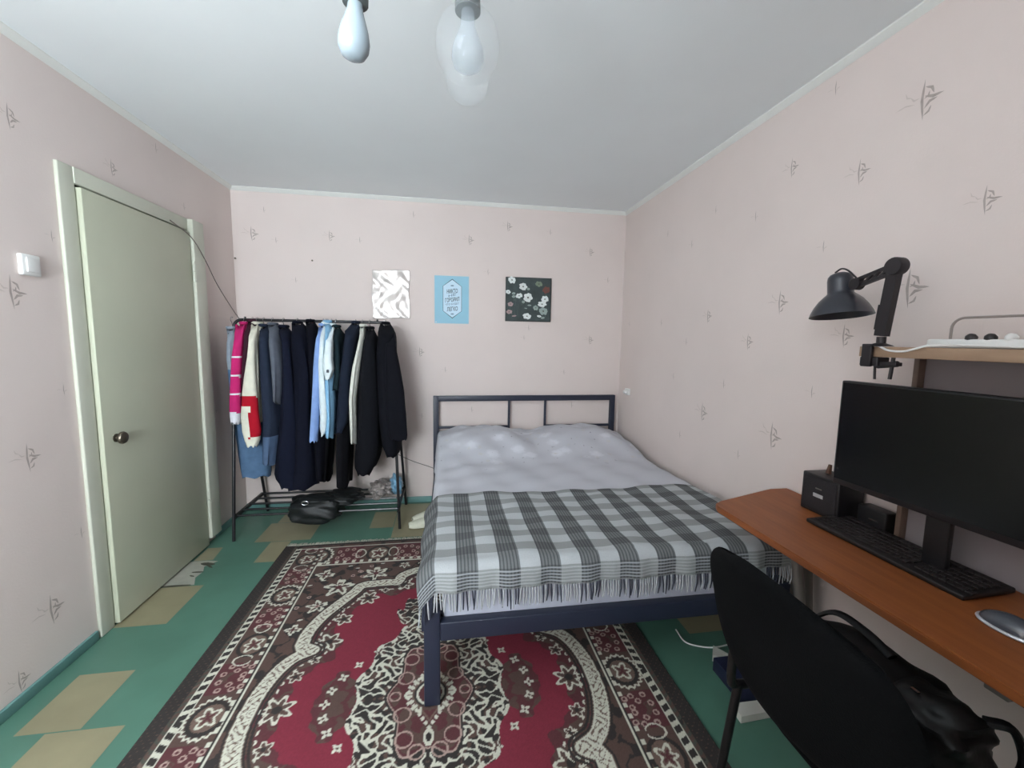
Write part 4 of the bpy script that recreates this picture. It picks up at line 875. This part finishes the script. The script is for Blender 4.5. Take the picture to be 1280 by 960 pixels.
obj('carry_loop', MB().tube(smooth_path([(1.06, .60, .66), (1.09, .575, .66), (1.10, .56, .60), (1.08, .57, .54), (1.05, .60, .52)], 6), .013, 8, flat=.6), M_bpk, bpk)
obj('zip_pull', MB().box((.985, .665, .668), (.992, .68, .672)), M_chrome, bpk)
# ------------------------------------------------------------------ odds and ends on the floor by the chair
wc = smooth_path([at(845, 787, z=.004), at(856, 802, z=.004), at(875, 808, z=.004), at(895, 809, z=.004), at(918, 804, z=.004), at(950, 800, z=.004)], 6)
tag(obj('cable', MB().tube(wc, .0034, 6), M_plastic), 'white cable lying on the green floor between bed and chair', 'cable')
c = [at(914, 888, z=0), at(956, 883, z=0), at(967, 897, z=0), at(926, 905, z=0)]
bxm = MB().prism([p+Vector((0, 0, .002)) for p in c], (0, 0, .028)); tag(obj('paper_box', bxm, mat('white_card', (196, 196, 188), .7, noise=.04, scale=9), flat=True), 'flat white card box on the green floor beneath the chair', 'box')
bb = MB().box((1.13, 1.33, .002), (1.34, 1.50, .060), bev=.003); tag(obj('shoe_box', bb, mat('dark_blue_card', (26, 32, 58), .6)), 'low dark blue box on the floor under the desk', 'box')
tri = MB().prism([(1.16, 1.545, .001), (1.24, 1.53, .001), (1.20, 1.60, .001)], (0, 0, .03)); tag(obj('paper_scrap', tri, mat('white_card', (196, 196, 188), .7), flat=True), 'small white paper wedge on the floor behind the dark blue box', 'paper')
# ------------------------------------------------------------------ ceiling lamp: two bulbs hanging from arms above the frame
cl = thing('ceiling_lamp', 'ceiling lamp with grey sockets, one bare pear bulb and one clear globe', 'ceiling lamp', (-.06, 1.02, H))
M_sock = mat('lamp_socket_grey', (92, 98, 98), .45); M_brass = mat('lamp_arm_metal', (96, 98, 96), .4, metal=.4)
obj('ceiling_rose', MB().lathe([(0, H), (.06, H), (.055, H-.025), (.015, H-.035), (.012, H-.16), (0, H-.16)], (-.06, 1.06, 0), 22), M_brass, cl)
for tx, ty_, tz_ in ((-.187, 1.0, 2.105), (.048, 1.0, 2.135)):
    obj('arm', MB().tube(smooth_path([(-.06, 1.06, H-.15), ((-.06+tx)/2, 1.04, H-.20), (tx, ty_, H-.21), (tx, ty_, tz_+.05)], 6), .008, 8), M_brass, cl)
s1 = MB().lathe([(0, .075), (.014, .07), (.024, .05), (.027, .02), (.026, .0), (.018, -.002), (0, -.002)], (-.187, 1.0, 2.098), 20); 
obj('socket', s1, M_sock, cl)
pear = [(0, -.115), (.012, -.114), (.024, -.107), (.031, -.094), (.0325, -.078), (.029, -.058), (.022, -.036), (.0165, -.018), (.0145, 0)]
Mt = Matrix.Rotation(.06, 4, 'Y')
obj('bulb', MB().lathe(pear, (-.187, 1.0, 2.102), 26, Mt), mat('opal_bulb_glass', (158, 172, 180), .25, coat=.2), cl)
s2 = MB().lathe([(0, .07), (.018, .06), (.027, .03), (.028, 0), (0, 0)], (.048, 1.0, 2.112), 20); obj('socket', s2, M_sock, cl)
M_glass = mat('clear_lamp_glass', (200, 208, 212), .08, alpha=.12, coat=.4)
gl = [(.026, 0), (.042, -.008), (.060, -.028), (.069, -.055), (.071, -.078), (.066, -.104), (.056, -.122), (.046, -.132), (.048, -.145), (.044, -.164), (.030, -.182), (.012, -.189), (0, -.190)]
gb = obj('globe', MB().lathe(gl, (.048, 1.0, 2.115), 40), M_glass, cl)
obj('bulb', MB().lathe([(0, -.125), (.014, -.123), (.030, -.112), (.036, -.095), (.034, -.076), (.024, -.05), (.016, -.03), (.014, 0)], (.048, 1.0, 2.112), 26), mat('frosted_bulb_glass', (160, 170, 178), .2, alpha=.35, coat=.3), cl)
